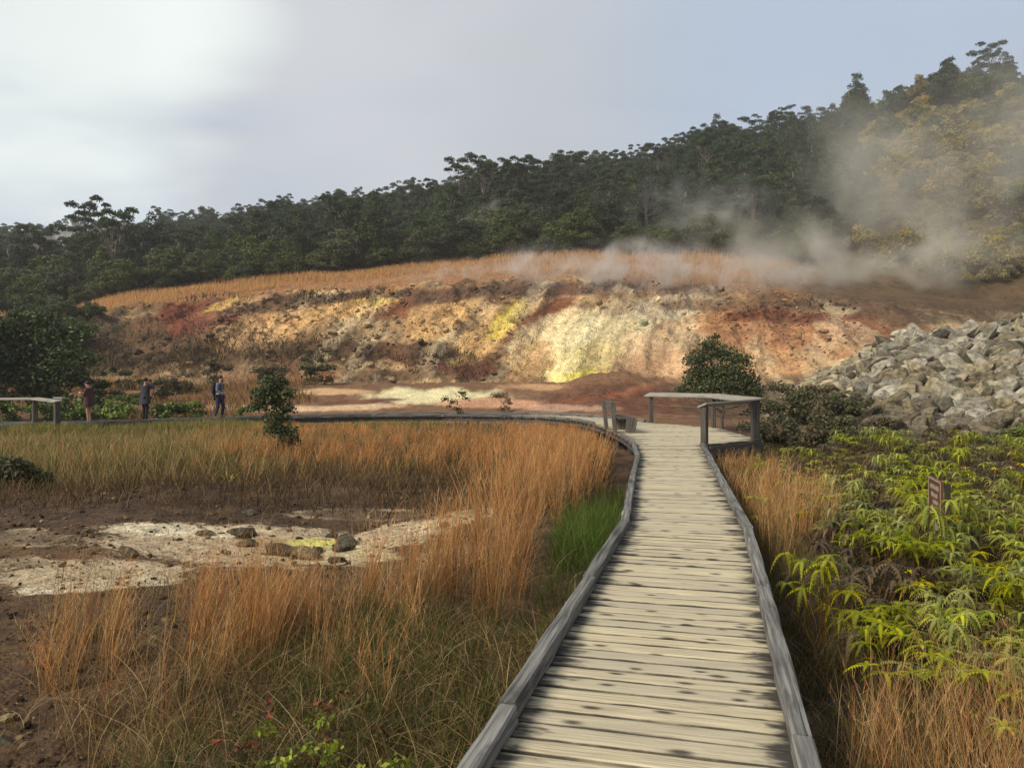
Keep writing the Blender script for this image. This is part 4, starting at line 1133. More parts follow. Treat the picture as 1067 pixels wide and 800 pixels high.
def tussocks(r, cx, cy, per, spread):
    k = np.repeat(np.arange(len(cx)), per)
    a = r.uniform(0, 6.28, len(k)); q = np.abs(r.normal(0, spread, len(k)))
    return cx[k] + np.cos(a) * q, cy[k] + np.sin(a) * q, k

def build_grass():
    r = np.random.default_rng(99)
    gold, green, dead, crest = Grass(), Grass(), Grass(), Grass()
    def stems(g, x, y, h0, h1, table, wmul=1.0, plume=5, lean=(.03, .28), lo_dark=.42, az=None, k=None):
        n = len(x); hi = pick(r, table, n, .7, 1.2); fall_ = np.interp(y, [10, 16, 22, 31], [1, .92, .74, .5])
        hh = r.uniform(h0, h1, n) * fall_; a_ = r.normal(.5, 1.0, n) if az is None else az; ln = r.uniform(*lean, n)
        if k is not None:                                   # every tussock has a height, tint and lean of its own
            m = int(k.max()) + 1 if len(k) else 1
            hh = hh * r.uniform(.55, 1.12, m)[k]; hi = hi * r.uniform(.72, 1.22, m)[k][:, None]; a_ = .5 * a_ + r.normal(.4, 1.3, m)[k]; ln = ln + r.uniform(0, .22, m)[k]
        lo = hi * lo_dark * np.array([.95, .95, .8])  # stem bases darkened: shade between the stems is put into the blade colour
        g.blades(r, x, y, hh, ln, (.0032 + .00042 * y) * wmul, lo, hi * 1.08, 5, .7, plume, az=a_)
        # curled dry leaves low on the stems
        q = r.random(n) < .55
        nn = int(q.sum()); c = pick(r, STRAW + table[:2], nn, .7, 1.15)
        g.blades(r, x[q] + r.normal(0, .03, nn), y[q] + r.normal(0, .03, nn), hh[q] * r.uniform(.3, .62, nn), r.uniform(.5, 1.3, nn), (.0036 + .00042 * y[q]) * wmul, c * .6, c, 5, 1.1)
    # --- tall golden stems at the near left
    def d1(px, d, x):
        m = np.interp(px, [40, 70, 110, 190, 215, 330, 345, 500], [0, .75, .45, .5, 1, .95, .22, .10])
        return m * .7 * (d < 7.2) * left_of_walk(x, d, .9) * clump_field(x, d, 1.0, 87, -.35, .15)
    cx, cy, cp = sample(r, 620, 40, 500, 4.2, 6.8, d1)
    x, y, k = tussocks(r, cx, cy, 9, .075)
    stems(gold, x, y, .42, .92, ORANGE + STRAW, .9, 5, (.03, .35), k=k)
    for px, d, n, h in ((412, 6.9, 190, 1.05), (395, 7.2, 80, .9), (456, 7.1, 70, .95), (70, 5.4, 110, 1.0), (60, 5.7, 70, .95), (262, 6.0, 300, .86), (240, 5.9, 260, .86), (295, 6.1, 200, .80), (340, 5.5, 60, .7), (345, 5.0, 40, .6), (225, 5.8, 150, .95)):
        a = r.normal(0, 1, int(n * .75)); n = len(a); m_ = max(2, n // 14); kk = r.integers(0, m_, n); a = r.normal(0, .21, m_)[kk] + a * .045; b = r.normal(0, .21, m_)[kk] + r.normal(0, .045, n); xx = d * (px - CX) / F
        stems(gold, xx + a, d + b, h * .6, h * 1.05, ORANGE + STRAW[:1], lean=(.04, .28), k=kk)
    # --- bright strip beside the left kerb
    def d2(px, d, x):
        kx = np.interp(d, [s[0][1] for s in STN[:8]], [s[0][0] for s in STN[:8]])
        off = kx - x
        a = np.interp(d, [6, 7, 9, 11, 15, 22, 29], [.3, .55, .9, .75, .5, .45, .4])
        b = np.interp(d, [6, 7, 9, 11, 15, 22, 29], [1.3, 1.7, 1.8, 1.9, 2.0, 2.4, 3.0])
        return smooth(0, .35, off - a) * (1 - smooth(0, .6, off - b)) * (.2 + .8 * clump_field(x, d, 1.1, 41, -.25, .2))
    cx, cy, cp = sample(r, 2300, 440, 662, 6.6, 29, d2)
    x, y, k = tussocks(r, cx, cy, 12, .085)
    ok = left_of_walk(x, y, .25); x, y, k = x[ok], y[ok], k[ok]
    stems(gold, x, y, .6, 1.2, [(200, 146, 90), (188, 130, 78), (212, 162, 106), (178, 122, 74), (190, 162, 110)], .95, k=k)
    # --- meadow between the crust and the far boardwalk
    def d3(px, d, x):
        gold_ = np.interp(px, [-50, 120, 200, 330, 420, 560], [.12, .3, .8, .85, .75, .9]) * smooth(14, 21.5, d + .8 * fbm(x, d, scale=.4, octv=2, seed=6))
        return gold_ * left_of_walk(x, d, .4) * (.25 + .75 * clump_field(x, d, .5, 43, -.25, .3))
    cx, cy, cp = sample(r, 4600, -60, 600, 13, 34, d3)
    x, y, k = tussocks(r, cx, cy, 8, .12); ok = left_of_walk(x, y, .25); x, y, k = x[ok], y[ok], k[ok]
    stems(gold, x, y, .45, .92, ORANGE + STRAW, 1.0, 4, k=k)
    def d3b(px, d, x):
        return np.interp(px, [200, 330, 430, 560], [.2, .8, .7, .9]) * smooth(15, 21, d + (px > 500) * 4) * left_of_walk(x, d, .4) * (.2 + .8 * clump_field(x, d, .6, 83, -.1, .3))
    cx, cy, cp = sample(r, 2000, 200, 600, 15, 33, d3b)
    x, y, k = tussocks(r, cx, cy, 10, .10); ok = left_of_walk(x, y, .25); x, y, k = x[ok], y[ok], k[ok]
    stems(gold, x, y, .6, 1.0, [(202, 144, 86), (188, 128, 74), (210, 156, 98)], 1.1, 4, k=k)
    # grass banked against the far run of the boardwalk
    ed = np.array([q[0] for q in STN[11:]]); n = 26000
    i = r.integers(1, len(ed) - 1, n); t = r.random(n)[:, None]; p = ed[i] * (1 - t) + ed[i + 1] * t
    dv = ed[i + 1] - ed[i]; dv /= np.linalg.norm(dv, axis=1)[:, None]; nr = np.stack([-dv[:, 1], dv[:, 0]], 1); off = r.uniform(.1, 1.8, n)[:, None]
    p = p + nr * off
    hi = pick(r, GREEN + STRAW[:2], n, .8, 1.2); hx = np.interp(p[:, 0], [-14, -10.5, -8], [.62, .58, .36])
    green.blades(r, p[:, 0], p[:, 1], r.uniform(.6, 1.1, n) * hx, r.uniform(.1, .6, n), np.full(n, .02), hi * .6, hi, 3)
    def d4(px, d, x):
        g = np.interp(px, [-50, 100, 230, 330, 480, 600], [1, .95, .7, .35, .25, .15]) * smooth(14, 21, d + 1.2 * fbm(x, d, scale=.3, octv=2, seed=8))
        return g * left_of_walk(x, d, .2)
    x, y, px = sample(r, 60000, -80, 600, 14, 34, d4)
    n = len(x); hi = pick(r, GREEN + STRAW, n, .8, 1.2)
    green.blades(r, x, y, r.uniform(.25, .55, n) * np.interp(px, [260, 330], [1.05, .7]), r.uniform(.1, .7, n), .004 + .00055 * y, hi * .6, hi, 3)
    def d5(px, d, x):  # brown dead thatch over the whole meadow
        return (smooth(11.9, 13.6, d + .5 * fbm(x, d, scale=.5, octv=3, seed=7)) * .9) * left_of_walk(x, d, .1)
    x, y, px = sample(r, 58000, -80, 640, 11.4, 33, d5)
    n = len(x); hi = pick(r, DEAD + STRAW[:1], n, .6, 1.1) * np.interp(y, [12, 17, 22], [.62, .7, 1.0])[:, None]
    dead.blades(r, x, y, r.uniform(.15, .42, n), r.uniform(.2, 1.0, n), .004 + .0006 * y, hi * .6, hi, 3)
    # --- foreground thatch, left
    def d6(px, d, x):
        m = .62 * np.interp(px, [-20, 50, 90, 200, 520], [.03, .12, .6, .85, .9])
        near = 1 - .85 * smooth(5.6, 7.0, d + .5 * fbm(x, d, scale=.8, octv=2, seed=18))
        return m * near * left_of_walk(x, d, .08) * (.12 + .88 * clump_field(x, d, 1.3, 45, -.15, .3))
    x, y, px = sample(r, 52000, -60, 620, 3.0, 8.5, d6)
    n = len(x); hi = pick(r, STRAW + DEAD, n, .65, 1.15)
    dead.blades(r, x, y, r.uniform(.10, .40, n), r.uniform(.2, 1.25, n), r.uniform(.003, .0065, n), hi * .4, hi, 5, .9)  # dark roots: shade low in the thatch is painted into the blades
    q = r.random(n) < .10; nn = int(q.sum()); c = pick(r, [(206, 180, 128), (192, 162, 108), (214, 192, 146)], nn, .8, 1.15)
    dead.blades(r, x[q], y[q], r.uniform(.2, .5, nn), r.uniform(.6, 1.4, nn), r.uniform(.004, .007, nn), c * .6, c, 6, 1.2)
    def d7(px, d, x):
        kx = np.interp(d, [s[0][1] for s in STN[:8]], [s[0][0] for s in STN[:8]]); off = kx - x
        a = (1 - smooth(1.5, 2.8, off)) * (d < 6.8) + .5 * (px > 180) * (d < 5.2)
        b = (1 - smooth(.35, .8, off)) * (d < 14) * .9
        return np.clip(a + b, 0, 1) * left_of_walk(x, d, .1) * (.35 + .65 * clump_field(x, d, 1.1, 47, -.3, .2))
    x, y, px = sample(r, 90000, 120, 665, 3.0, 14, d7)
    n = len(x); hi = pick(r, GREEN + [(70, 84, 40), (80, 92, 44), (62, 76, 36)], n, .55, 1.05)
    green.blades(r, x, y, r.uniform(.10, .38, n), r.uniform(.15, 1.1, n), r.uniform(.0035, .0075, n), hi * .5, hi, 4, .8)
    # lush tuft by the kerb joint
    def d8(px, d, x):
        kx = np.interp(d, [s[0][1] for s in STN[:8]], [s[0][0] for s in STN[:8]]); off = kx - x
        return (1 - smooth(.55, .95, off)) * np.exp(-((d - 10.2) / 1.5) ** 2) * left_of_walk(x, d, .1)
    x, y, px = sample(r, 15000, 560, 662, 7.5, 14, d8)
    n = len(x); hi = pick(r, BRIGHT + GREEN[:2], n, .6, 1.15)
    green.blades(r, x, y, r.uniform(.16, .5, n), r.uniform(.1, 1.0, n), r.uniform(.006, .011, n), hi * .5, hi, 4)
    # --- right of the boardwalk
    def d9(px, d, x):
        rx = np.interp(d, [3, 8.15, 12.4, 15.6, 19.4, 21, 26.6], [1.2, 2.47, 3.29, 3.93, 4.74, 6.55, 6.8]); off = x - rx
        a = (off > .15) * (1 - smooth(.7, 1.5, off)) * smooth(7.5, 10, d) * .75
        b = (off > .1) * (1 - smooth(.8, 1.8, off)) * smooth(13, 15, d) * (1 - .8 * smooth(16.5, 18.5, d)) * .8
        return np.clip(a + b, 0, 1) * (.3 + .7 * clump_field(x, d, .9, 49, -.3, .2))
    cx, cy, cp = sample(r, 1500, 740, 900, 7.5, 21, d9)
    x, y, k = tussocks(r, cx, cy, 11, .09); ok = right_of_walk(x, y, .2) & ((y < 13.5) | (r.random(len(x)) < .45)); x, y, k = x[ok], y[ok], k[ok]
    lo_ = y > 14.5
    stems(gold, x[~lo_], y[~lo_], .5, 1.0, ORANGE + STRAW, k=k[~lo_]); stems(gold, x[lo_], y[lo_], .3, .62, ORANGE + STRAW, k=k[lo_])
    def d10(px, d, x):
        return np.interp(px, [860, 905, 960, 1100], [.06, .4, .9, 1]) * right_of_walk(x, d, .35) * (.35 + .65 * clump_field(x, d, 1.5, 53, -.3, .2))
    cx, cy, cp = sample(r, 260, 860, 1120, 2.9, 4.7, d10)
    x, y, k = tussocks(r, cx, cy, 10, .07)
    stems(gold, x, y, .35, .85, ORANGE + STRAW, .8, 5, (.05, .4), k=k)
    for px, d, n, h in ((905, 4.0, 22, .85), (925, 4.2, 18, .8), (890, 3.7, 12, .7), (835, 9.5, 60, 1.15), (860, 9.0, 46, 1.1), (848, 10.2, 60, 1.1), (800, 13, 120, .95), (815, 8.2, 16, .8)):
        xx = d * (px - CX) / F
        stems(gold, xx + r.normal(0, .06, n), d + r.normal(0, .08, n), h * .6, h, STRAW + ORANGE, 1.0, 4, (.05, .35), az=r.normal(.2, .7, n))
    def d11(px, d, x):
        return right_of_walk(x, d, .06) * (.25 + .75 * clump_field(x, d, 1.0, 55, -.2, .3)) * np.interp(d, [2.8, 5, 9, 26], [.55, .4, .5, .8])
    x, y, px = sample(r, 44000, 770, 1110, 2.8, 26, d11)
    n = len(x); hi = pick(r, DEAD + [(84, 76, 44), (150, 122, 82)], n, .6, 1.1)
    dead.blades(r, x, y, r.uniform(.10, .35, n), r.uniform(.2, 1.2, n), .003 + .0005 * y, hi * .5, hi, 4, .9)
    x, y, px = sample(r, 16000, 770, 960, 7, 22, lambda px, d, x: right_of_walk(x, d, .08) * (x - np.interp(d, [3, 8.15, 12.4, 15.6, 19.4, 22], [1.2, 2.47, 3.29, 3.93, 4.74, 6.6]) < 1.2) * .7)
    n = len(x); hi = pick(r, GREEN, n, .6, 1.0)
    green.blades(r, x, y, r.uniform(.12, .4, n), r.uniform(.2, 1.0, n), .003 + .0005 * y, hi * .5, hi, 4, .9)
    x, y, px = sample(r, 9000, 800, 1000, 3.4, 10, lambda px, d, x: right_of_walk(x, d, .05) * (x - (.43 + .25 * d) < .95) * (.25 + .75 * clump_field(x, d, 1.4, 93, -.3, .2)))
    n = len(x); hi = pick(r, DEAD + STRAW + GREEN, n, .6, 1.1)
    dead.blades(r, x, y, r.uniform(.12, .5, n), r.uniform(.2, 1.1, n), r.uniform(.003, .006, n), hi * .45, hi, 5, .9)
    # dry tufts beyond the far run and on the flat below the bank
    x, y, px = sample(r, 26000, -60, 330, 36, 62, lambda px, d, x: .5 * clump_field(x, d, .25, 57, -.2, .3))
    n = len(x); hi = pick(r, DEAD + ORANGE[:2] + GREEN[:1], n, .7, 1.1)
    dead.blades(r, x, y, r.uniform(.3, .8, n), r.uniform(.1, .8, n), .004 + .0007 * y, hi * .6, hi, 3)
    # --- crest of the bank
    n0 = 90000
    px = r.uniform(-60, 880, n0); fy, ty, gy, fd, td, gd = bank_cols(px)
    t = r.random(n0); d = td - 1.0 + (gd + 5 - td) * t; x = d * (px - CX) / F
    e = fbm(x, d, scale=.10, octv=3, seed=17)
    thin = np.interp(px, [-60, 90, 130, 560, 640, 700, 740, 800, 860], [0, .2, 1, 1, .5, .3, .7, .45, 0])
    k = (r.random(n0) < thin * np.clip(smooth(.0, .30, t + .35 * e) * (.55 + .6 * (e > -.25)), 0, 1))
    x, d, px = x[k], d[k], px[k]; n = len(x)
    hi = pick(r, ORANGE[:3] + STRAW[:3] + [(222, 172, 120)], n, .85, 1.25)
    z = np.where(d < np.interp(px, BPX, GRAD), bank_z(px, d), hill_z(px, d)) - .05
    crest.blades(r, x, d, r.uniform(.35, 1.0, n) * (.8 + .5 * np.clip(fbm(x, d, scale=.2, octv=3, seed=37), -.6, .8)), r.uniform(.05, .4, n), np.full(n, .055) , hi * .7, hi, 2, z=z)
    # brush scattered over the bank's darker patches
    n0 = 26000
    px = r.uniform(-150, 560, n0); fy, ty, gy, fd, td, gd = bank_cols(px); t = r.random(n0) * 1.05
    d = fd + (td - fd) * t; x = d * (px - CX) / F; py = CY - F * (bank_z(px, d) - EYE) / d
    dn = np.exp(-((px - 420) / 120) ** 2 - ((py - 368) / 13) ** 2) + np.exp(-((px - 170) / 110) ** 2 - ((py - 372) / 22) ** 2) + np.exp(-((px - 300) / 120) ** 2 - ((py - 312) / 6) ** 2) * .7 + (px < 90) * 1.0
    k = r.random(n0) < np.clip(dn * .9, 0, 1) * clump_field(x, d, .3, 59, -.3, .2); x, d, px = x[k], d[k], px[k]; n = len(x)
    hi = pick(r, [(84, 72, 48), (70, 64, 42), (98, 80, 54), (64, 62, 40)], n, .7, 1.1)
    brush = Grass(); brush.blades(r, x, d, r.uniform(.3, .9, n), r.uniform(.2, 1.1, n), np.full(n, .075), hi * .7, hi, 2, z=bank_z(px, d) + .05)
    gold.build('golden_grass', 'tall golden orange grass beside the boardwalk and across the meadow')
    green.build('green_grass', 'short green grass by the left kerb and across the far meadow')
    dead.build('dry_grass', 'low dry brown grass thatch between the taller stems')
    crest.build('crest_grass', 'orange grass along the crest of the mineral bank')
    brush.build('bank_grass', 'dark dry scrub tufts on the bank face', 'scrub')
build_grass()

# ------------------------------------------------------------------ ferns right of the walk
def pinna(r, p0, d0, L, w, droop, col, m, seg=9):
    """one drooping comb-edged leaflet"""
    d0 = d0 / np.linalg.norm(d0); side = np.cross(d0, (0, 0, 1.0)); side /= np.linalg.norm(side) + 1e-9
    V, n = [], seg
    for i in range(n + 1):
        t = i / n
        p = p0 + d0 * L * t * (1 - .25 * droop * t) + np.array([0, 0, -1.0]) * L * droop * t * t
        ww = w * math.sin(math.pi * min(1, .12 + .88 * t) ** .8) + .002
        V += [p - side * ww + [0, 0, -.25 * ww], p, p + side * ww + [0, 0, -.25 * ww]]
        if i < n:   # notch between teeth
            p2 = p + d0 * L / n * .55
            V += [p2 - side * ww * .35, p2 + [0, 0, .0], p2 + side * ww * .35]
    rows = 2 * n + 1
    f = []
    for i in range(rows - 1):
        a = i * 3; f += [(a, a+1, a+4, a+3), (a+1, a+2, a+5, a+4)]
    m.add(V, f, col)

def fern_kind(seed, cols, droop=.55, npin=(6, 9), fronds=5, h=.55):
    r = np.random.default_rng(seed); m, st = MB(), MB()
    for k in range(fronds):
        a0 = r.uniform(0, 6.28); q = r.uniform(0.02, .30)
        root = np.array([math.cos(a0) * q * .4, math.sin(a0) * q * .4, 0])
        hub = np.array([math.cos(a0) * q, math.sin(a0) * q, h * r.uniform(.4, 1.05)])
        st.tube([root, (root + hub) / 2 + [0, 0, .05], hub], [.004, .0035, .003], 5, lin(110, 84, 44))
        levels = 2 if r.random() < .5 else 1
        for lv in range(levels):
            n = r.integers(*npin)
            c0 = hub + np.array([math.cos(a0), math.sin(a0), .25]) * .12 * lv
            for i in range(n):
                a = i * 6.283 / n + r.uniform(-.25, .25)
                col = lin(*cols[r.integers(len(cols))]) * r.uniform(.75, 1.2)
                pinna(r, c0, np.array([math.cos(a), math.sin(a), r.uniform(.0, .5)]), r.uniform(.12, .25), r.uniform(.015, .024), droop * r.uniform(.7, 1.5), col, m)
    return m.data('fronds', M['fern'], False), st.data('stalk', M['fern'], False)

FG = [(150, 154, 54), (136, 142, 50), (170, 170, 60), (114, 124, 46)]
FY = [(182, 174, 62), (194, 178, 66), (164, 162, 58)]
FB = [(90, 78, 56), (104, 88, 62), (78, 66, 48), (116, 98, 70)]
def build_ferns():
    r = np.random.default_rng(15)
    kinds = [fern_kind(600 + i, FG, .45 + .14 * (i % 3), fronds=5 + i % 3, h=.62 + .14 * (i % 3)) for i in range(5)] + [fern_kind(650 + i, FY, .5, fronds=4) for i in range(2)]
    brown = [fern_kind(660 + i, FB, .8, fronds=7, h=.4) for i in range(3)]
    src = {}
    def put(kd, tagk, x, y, z, s, label, group, name):
        o = empty(name, (x, y, z), r.uniform(0, 6.28), label=label, cat='fern', group=group); o.scale = (s, s, s)
        if tagk not in src: src[tagk] = (mobj('fronds', kd[0], o), mobj('stalk', kd[1], o))
        else:
            for q in src[tagk]:
                c = q.copy(); COL.objects.link(c); c.parent = o
        return o
    def canopy(px, d):
        x = d * (px - CX) / F
        return .5 + .5 * fbm(x, d, scale=.55, octv=3, seed=19)
    pts = []
    for _ in range(5000):
        d = 4.3 + 19 * r.random() ** 1.35; px = r.uniform(770, 1120); x = d * (px - CX) / F
        edge = np.interp(d, [4.3, 5, 6, 8, 12, 16, 20, 24], [1060, 950, 862, 838, 822, 818, 840, 860])
        if px < edge + 14 * r.normal(): continue
        if 4.3 < x < 5.5 and 7.0 < d < 9.5 and abs((px - 965)) < 38 : continue          # keep the sign clear
        bare = fbm(x, d, scale=.42, octv=3, seed=29)
        if bare > (-.02 if d < 9 else -.14) and r.random() < .9: continue
        sp = .14 + .012 * d
        if any((x - a) ** 2 + (d - b) ** 2 < sp * sp for a, b in pts): continue
        pts.append((x, d))
        if len(pts) >= 285: break
    for x, y in pts:
        yel = r.random() < .16; i = r.integers(5) if not yel else 5 + r.integers(2)
        hmul = canopy(CX + F * x / y, y)
        put(kinds[i], i, x, y, float(gz(x, y)) - .02, r.uniform(.65, 1.05) * (.75 + .5 * hmul) * float(np.interp(y, [4.5, 6.2, 8, 12], [1.0, 1.05, .95, .9])), 'yellow tinged fern with drooping fronds right of the boardwalk' if yel else 'bright green fern with drooping fronds right of the boardwalk',
            'yellow tinged ferns' if yel else 'bright green ferns', 'fern')
    bp = []
    for _ in range(4000):
        d = 4.0 + 21 * r.random() ** 1.2; px = r.uniform(800, 1120); x = d * (px - CX) / F
        edge = np.interp(d, [4.0, 5, 6, 8, 12, 16, 20, 25], [1080, 985, 885, 860, 840, 840, 860, 880])
        if px < edge: continue
        if any((x - a) ** 2 + (d - b) ** 2 < (.24 + .012 * d) ** 2 for a, b in bp): continue
        bp.append((x, d))
        if len(bp) >= 190: break
    for x, y in bp:
        i = r.integers(3); put(brown[i], 'b%d' % i, x, y, float(gz(x, y)) - .03, r.uniform(.9, 1.3), 'withered brown fern tangled under the green fronds', 'withered brown ferns', 'dead_fern')
    # wiry dead stalks tangled through everything
    g = Grass(); n0 = 16000
    x, y, px = sample(r, n0, 790, 1120, 4.2, 26, lambda px, d, x: (px > np.interp(d, [4.2, 5, 6, 8, 12, 16, 20, 26], [1060, 970, 880, 850, 835, 830, 850, 870])) * .8)
    n = len(x); hi = pick(r, FB + [(120, 104, 74)], n, .6, 1.2)
    g.blades(r, x, y, r.uniform(.2, .62, n), r.uniform(.2, 1.2, n), .0035 + .0005 * y, hi * .6, hi, 5, .8)
    g.build('dead_undergrowth', 'tangle of dead brown fern stalks below the green ferns', 'undergrowth')
build_ferns()

# weeds at the bottom edge and the small strap leafed plant in the meadow
def build_weeds():
    r = np.random.default_rng(8)
    for i, (px, d, cols, lb) in enumerate(((300, 3.9, [(120, 134, 40), (138, 148, 48), (96, 112, 38)], 'small yellow green leafy weed at the bottom edge'),
                                           (372, 3.75, [(126, 140, 42), (144, 152, 52)], 'small yellow green leafy weed left of the kerb'),
                                           (262, 4.15, [(104, 46, 34), (122, 60, 40), (84, 52, 34)], 'red leafed weed among dry grass at the bottom'),
                                           (350, 4.3, [(100, 56, 36), (110, 112, 44), (88, 60, 36)], 'red and green leafed weed between two leafy weeds'))):
        b = base_at(px, d); cl = [((r.normal(0, .13), r.normal(0, .12), r.uniform(.08, .38)), (.08, .08, .06)) for _ in range(9)]
        leafy('leafy_weed', b, lb, 'shrub', cl, 230 if i < 2 else 110, .019, cols, .006, .3, 700 + i)
    b = base_at(238, 15.6); m = MB()
    for k in range(9):
        a = k * .7; pinna(r, np.array([0, 0, .02]), np.array([math.cos(a), math.sin(a), 1.3]), r.uniform(.3, .5), .016, .25, lin(168, 166, 74) * r.uniform(.8, 1.15), m, 5)
    o = m.build('strap_plant', M['leaf1']); o.location = b; tag(o, 'small pale yellow green strap leafed plant at the near meadow edge', 'plant')
build_weeds()

# ------------------------------------------------------------------ people
def skin_mesh(joints, edges, radii, name, mat, sub=1):
    bm = bmesh.new(); lay = bm.verts.layers.skin.verify()
    vs = {}
    for k, p in joints.items():
        v = bm.verts.new(p); rr = radii[k]; rr = (rr, rr) if not isinstance(rr, tuple) else rr
        v[lay].radius = rr; vs[k] = v
    first = list(vs)[0]; vs[first][lay].use_root = True
    for a, b in edges: bm.edges.new((vs[a], vs[b]))
    me = bpy.data.meshes.new('tmp'); bm.to_mesh(me); bm.free()
    o = bpy.data.objects.new('tmp', me); COL.objects.link(o)
    o.modifiers.new('s', 'SKIN'); s = o.modifiers.new('d', 'SUBSURF'); s.levels = sub; s.render_levels = sub
    dg = bpy.context.evaluated_depsgraph_get(); dg.update()
    out = bpy.data.meshes.new_from_object(o.evaluated_get(dg)); out.name = name
    bpy.data.objects.remove(o); out.materials.clear(); out.materials.append(mat)
    out.polygons.foreach_set('use_smooth', np.ones(len(out.polygons), bool))
    return out

def person(loc, rz, H, label, J, cloth, hair_col, skin_col, shorts=False, coat=None):
    """facing local +X. J overrides joint places given in fractions of the height"""
    base = dict(hip=(0, 0, .52), waist=(0, 0, .60), chest=(0.0, 0, .72), neck=(.005, 0, .825), head=(.02, 0, .875), top=(.015, 0, .955),
                shL=(0, .10, .80), elL=(0, .135, .64), wrL=(.03, .14, .50), haL=(.04, .14, .455), shR=(0, -.10, .80), elR=(0, -.135, .64), wrR=(.03, -.14, .50), haR=(.04, -.14, .455),
                hpL=(0, .052, .50), knL=(.01, .055, .275), anL=(-.01, .055, .045), toL=(.085, .06, .018), hpR=(0, -.052, .50), knR=(.01, -.055, .275), anR=(-.01, -.055, .045), toR=(.085, -.06, .018))
    base.update(J); Jt = {k: np.array(v) * H for k, v in base.items()}
    rad = dict(hip=(.075, .062), waist=(.068, .055), chest=(.078, .06), neck=.030, head=(.044, .052), top=(.036, .042), shL=.034, elL=.026, wrL=.019, haL=.018, shR=.034, elR=.026, wrR=.019, haR=.018,
               hpL=.05, knL=.035, anL=.022, toL=.018, hpR=.05, knR=.035, anR=.022, toR=.018)
    rad = {k: (tuple(x * H for x in v) if isinstance(v, tuple) else v * H) for k, v in rad.items()}
    E = [('hip', 'waist'), ('waist', 'chest'), ('chest', 'neck'), ('neck', 'head'), ('head', 'top')] + [(a + s, b + s) for s in 'LR' for a, b in (('sh', 'el'), ('el', 'wr'), ('wr', 'ha'), ('hp', 'kn'), ('kn', 'an'), ('an', 'to'))] + [('chest', 'shL'), ('chest', 'shR'), ('hip', 'hpL'), ('hip', 'hpR')]
    skin = plain_mat('skin', skin_col, .6, .06, 6, .02)
    o = empty('person', loc, rz, label=label, cat='person')
    mobj('body', skin_mesh(Jt, E, rad, 'body', skin), o)
    sub = lambda keys, ed, grow, nm, mat: mobj(nm, skin_mesh({k: Jt[k] for k in keys}, ed, {k: (tuple(x * grow for x in rad[k]) if isinstance(rad[k], tuple) else rad[k] * grow) for k in keys}, nm, mat), o)
    top_m, leg_m, shoe_m = cloth
    sub(['hip', 'waist', 'chest', 'shL', 'elL', 'wrL', 'shR', 'elR', 'wrR'], [('hip', 'waist'), ('waist', 'chest'), ('chest', 'shL'), ('shL', 'elL'), ('elL', 'wrL'), ('chest', 'shR'), ('shR', 'elR'), ('elR', 'wrR')], 1.2, 'jacket', top_m)
    if shorts:
        for s in 'LR': Jt['kn' + s] = Jt['hp' + s] + (Jt['kn' + s] - Jt['hp' + s]) * .62
        sub(['hip', 'hpL', 'knL', 'hpR', 'knR'], [('hip', 'hpL'), ('hpL', 'knL'), ('hip', 'hpR'), ('hpR', 'knR')], 1.25, 'shorts', leg_m)
    else:
        sub(['hip', 'hpL', 'knL', 'anL', 'hpR', 'knR', 'anR'], [('hip', 'hpL'), ('hpL', 'knL'), ('knL', 'anL'), ('hip', 'hpR'), ('hpR', 'knR'), ('knR', 'anR')], 1.2, 'trousers', leg_m)
    if coat is not None:
        m = MB()
        w = Jt['waist']; c = .17 * H
        ring = [(z, a, b) for z, a, b in ((.80, .085, .12), (.72, .092, .125), (.60, .085, .115), (.50, .105, .135), (.40, .115, .145))]
        V = [np.array([w[0] + math.cos(t) * a * H, w[1] + math.sin(t) * b * H, z * H]) for z, a, b in ring for t in np.linspace(0, 6.283, 15)[:-1]]
        f = [(i*14+j, i*14+(j+1) % 14, (i+1)*14+(j+1) % 14, (i+1)*14+j) for i in range(len(ring)-1) for j in range(14)]
        m.add(V, f); m.build('coat', coat, o, True)
    hm = plain_mat('hair', hair_col, .6, .2, 30, .2); m = MB(); t = (Jt['head'] + Jt['top']) / 2
    m.ball(t + np.array([-.012, 0, .014]) * H, np.array([.050, .044, .050]) * H, nu=14, nv=10); m.build('hair', hm, o, True)
    m = MB(); f = t + np.array([.046, 0, -.012]) * H
    m.ball(f + np.array([.004, 0, 0]) * H, np.array([.012, .007, .010]) * H); m.build('nose', skin, o, True)
    for sgn, s in ((1, 'L'), (-1, 'R')):
        m = MB(); p = f + np.array([-.006, sgn * .018, .012]) * H; m.ball(p, .0055 * H); m.build('eye', plain_mat('dark_eye', (.02, .015, .012)), o, True)
        m = MB(); a = Jt['an' + s]; b = Jt['to' + s]
        m.tube([a + (a - b) * .25 * [1, 1, 0] - [0, 0, .018 * H], (a + b) / 2 - [0, 0, .006 * H], b + (b - a) * [.25, .25, 0]], [.026 * H, .027 * H, .018 * H], 8); m.build('shoe', shoe_m, o, True)
        # fingers on each hand
        m = MB(); hnd = Jt['ha' + s]; dv = hnd - Jt['wr' + s]; dv /= np.linalg.norm(dv)
        sd = np.cross(dv, (0, 1.0, .2)); sd /= np.linalg.norm(sd)
        for q, ln in zip((-1.5, -.5, .5, 1.5), (.040, .046, .044, .034)):
            p = hnd + sd * q * .0095 * H; m.tube([p, p + dv * ln * H * .55, p + (dv * .9 + np.array([.25, 0, 0])) * ln * H], [.0055 * H, .005 * H, .004 * H], 5)
        p = hnd - dv * .015 * H; m.tube([p, p + (dv * .5 - sd * .8) * .03 * H, p + (dv - sd * .6) * .042 * H], [.006 * H, .0055 * H, .0045 * H], 5)
        m.build('fingers', skin, o, True)
    return o, Jt

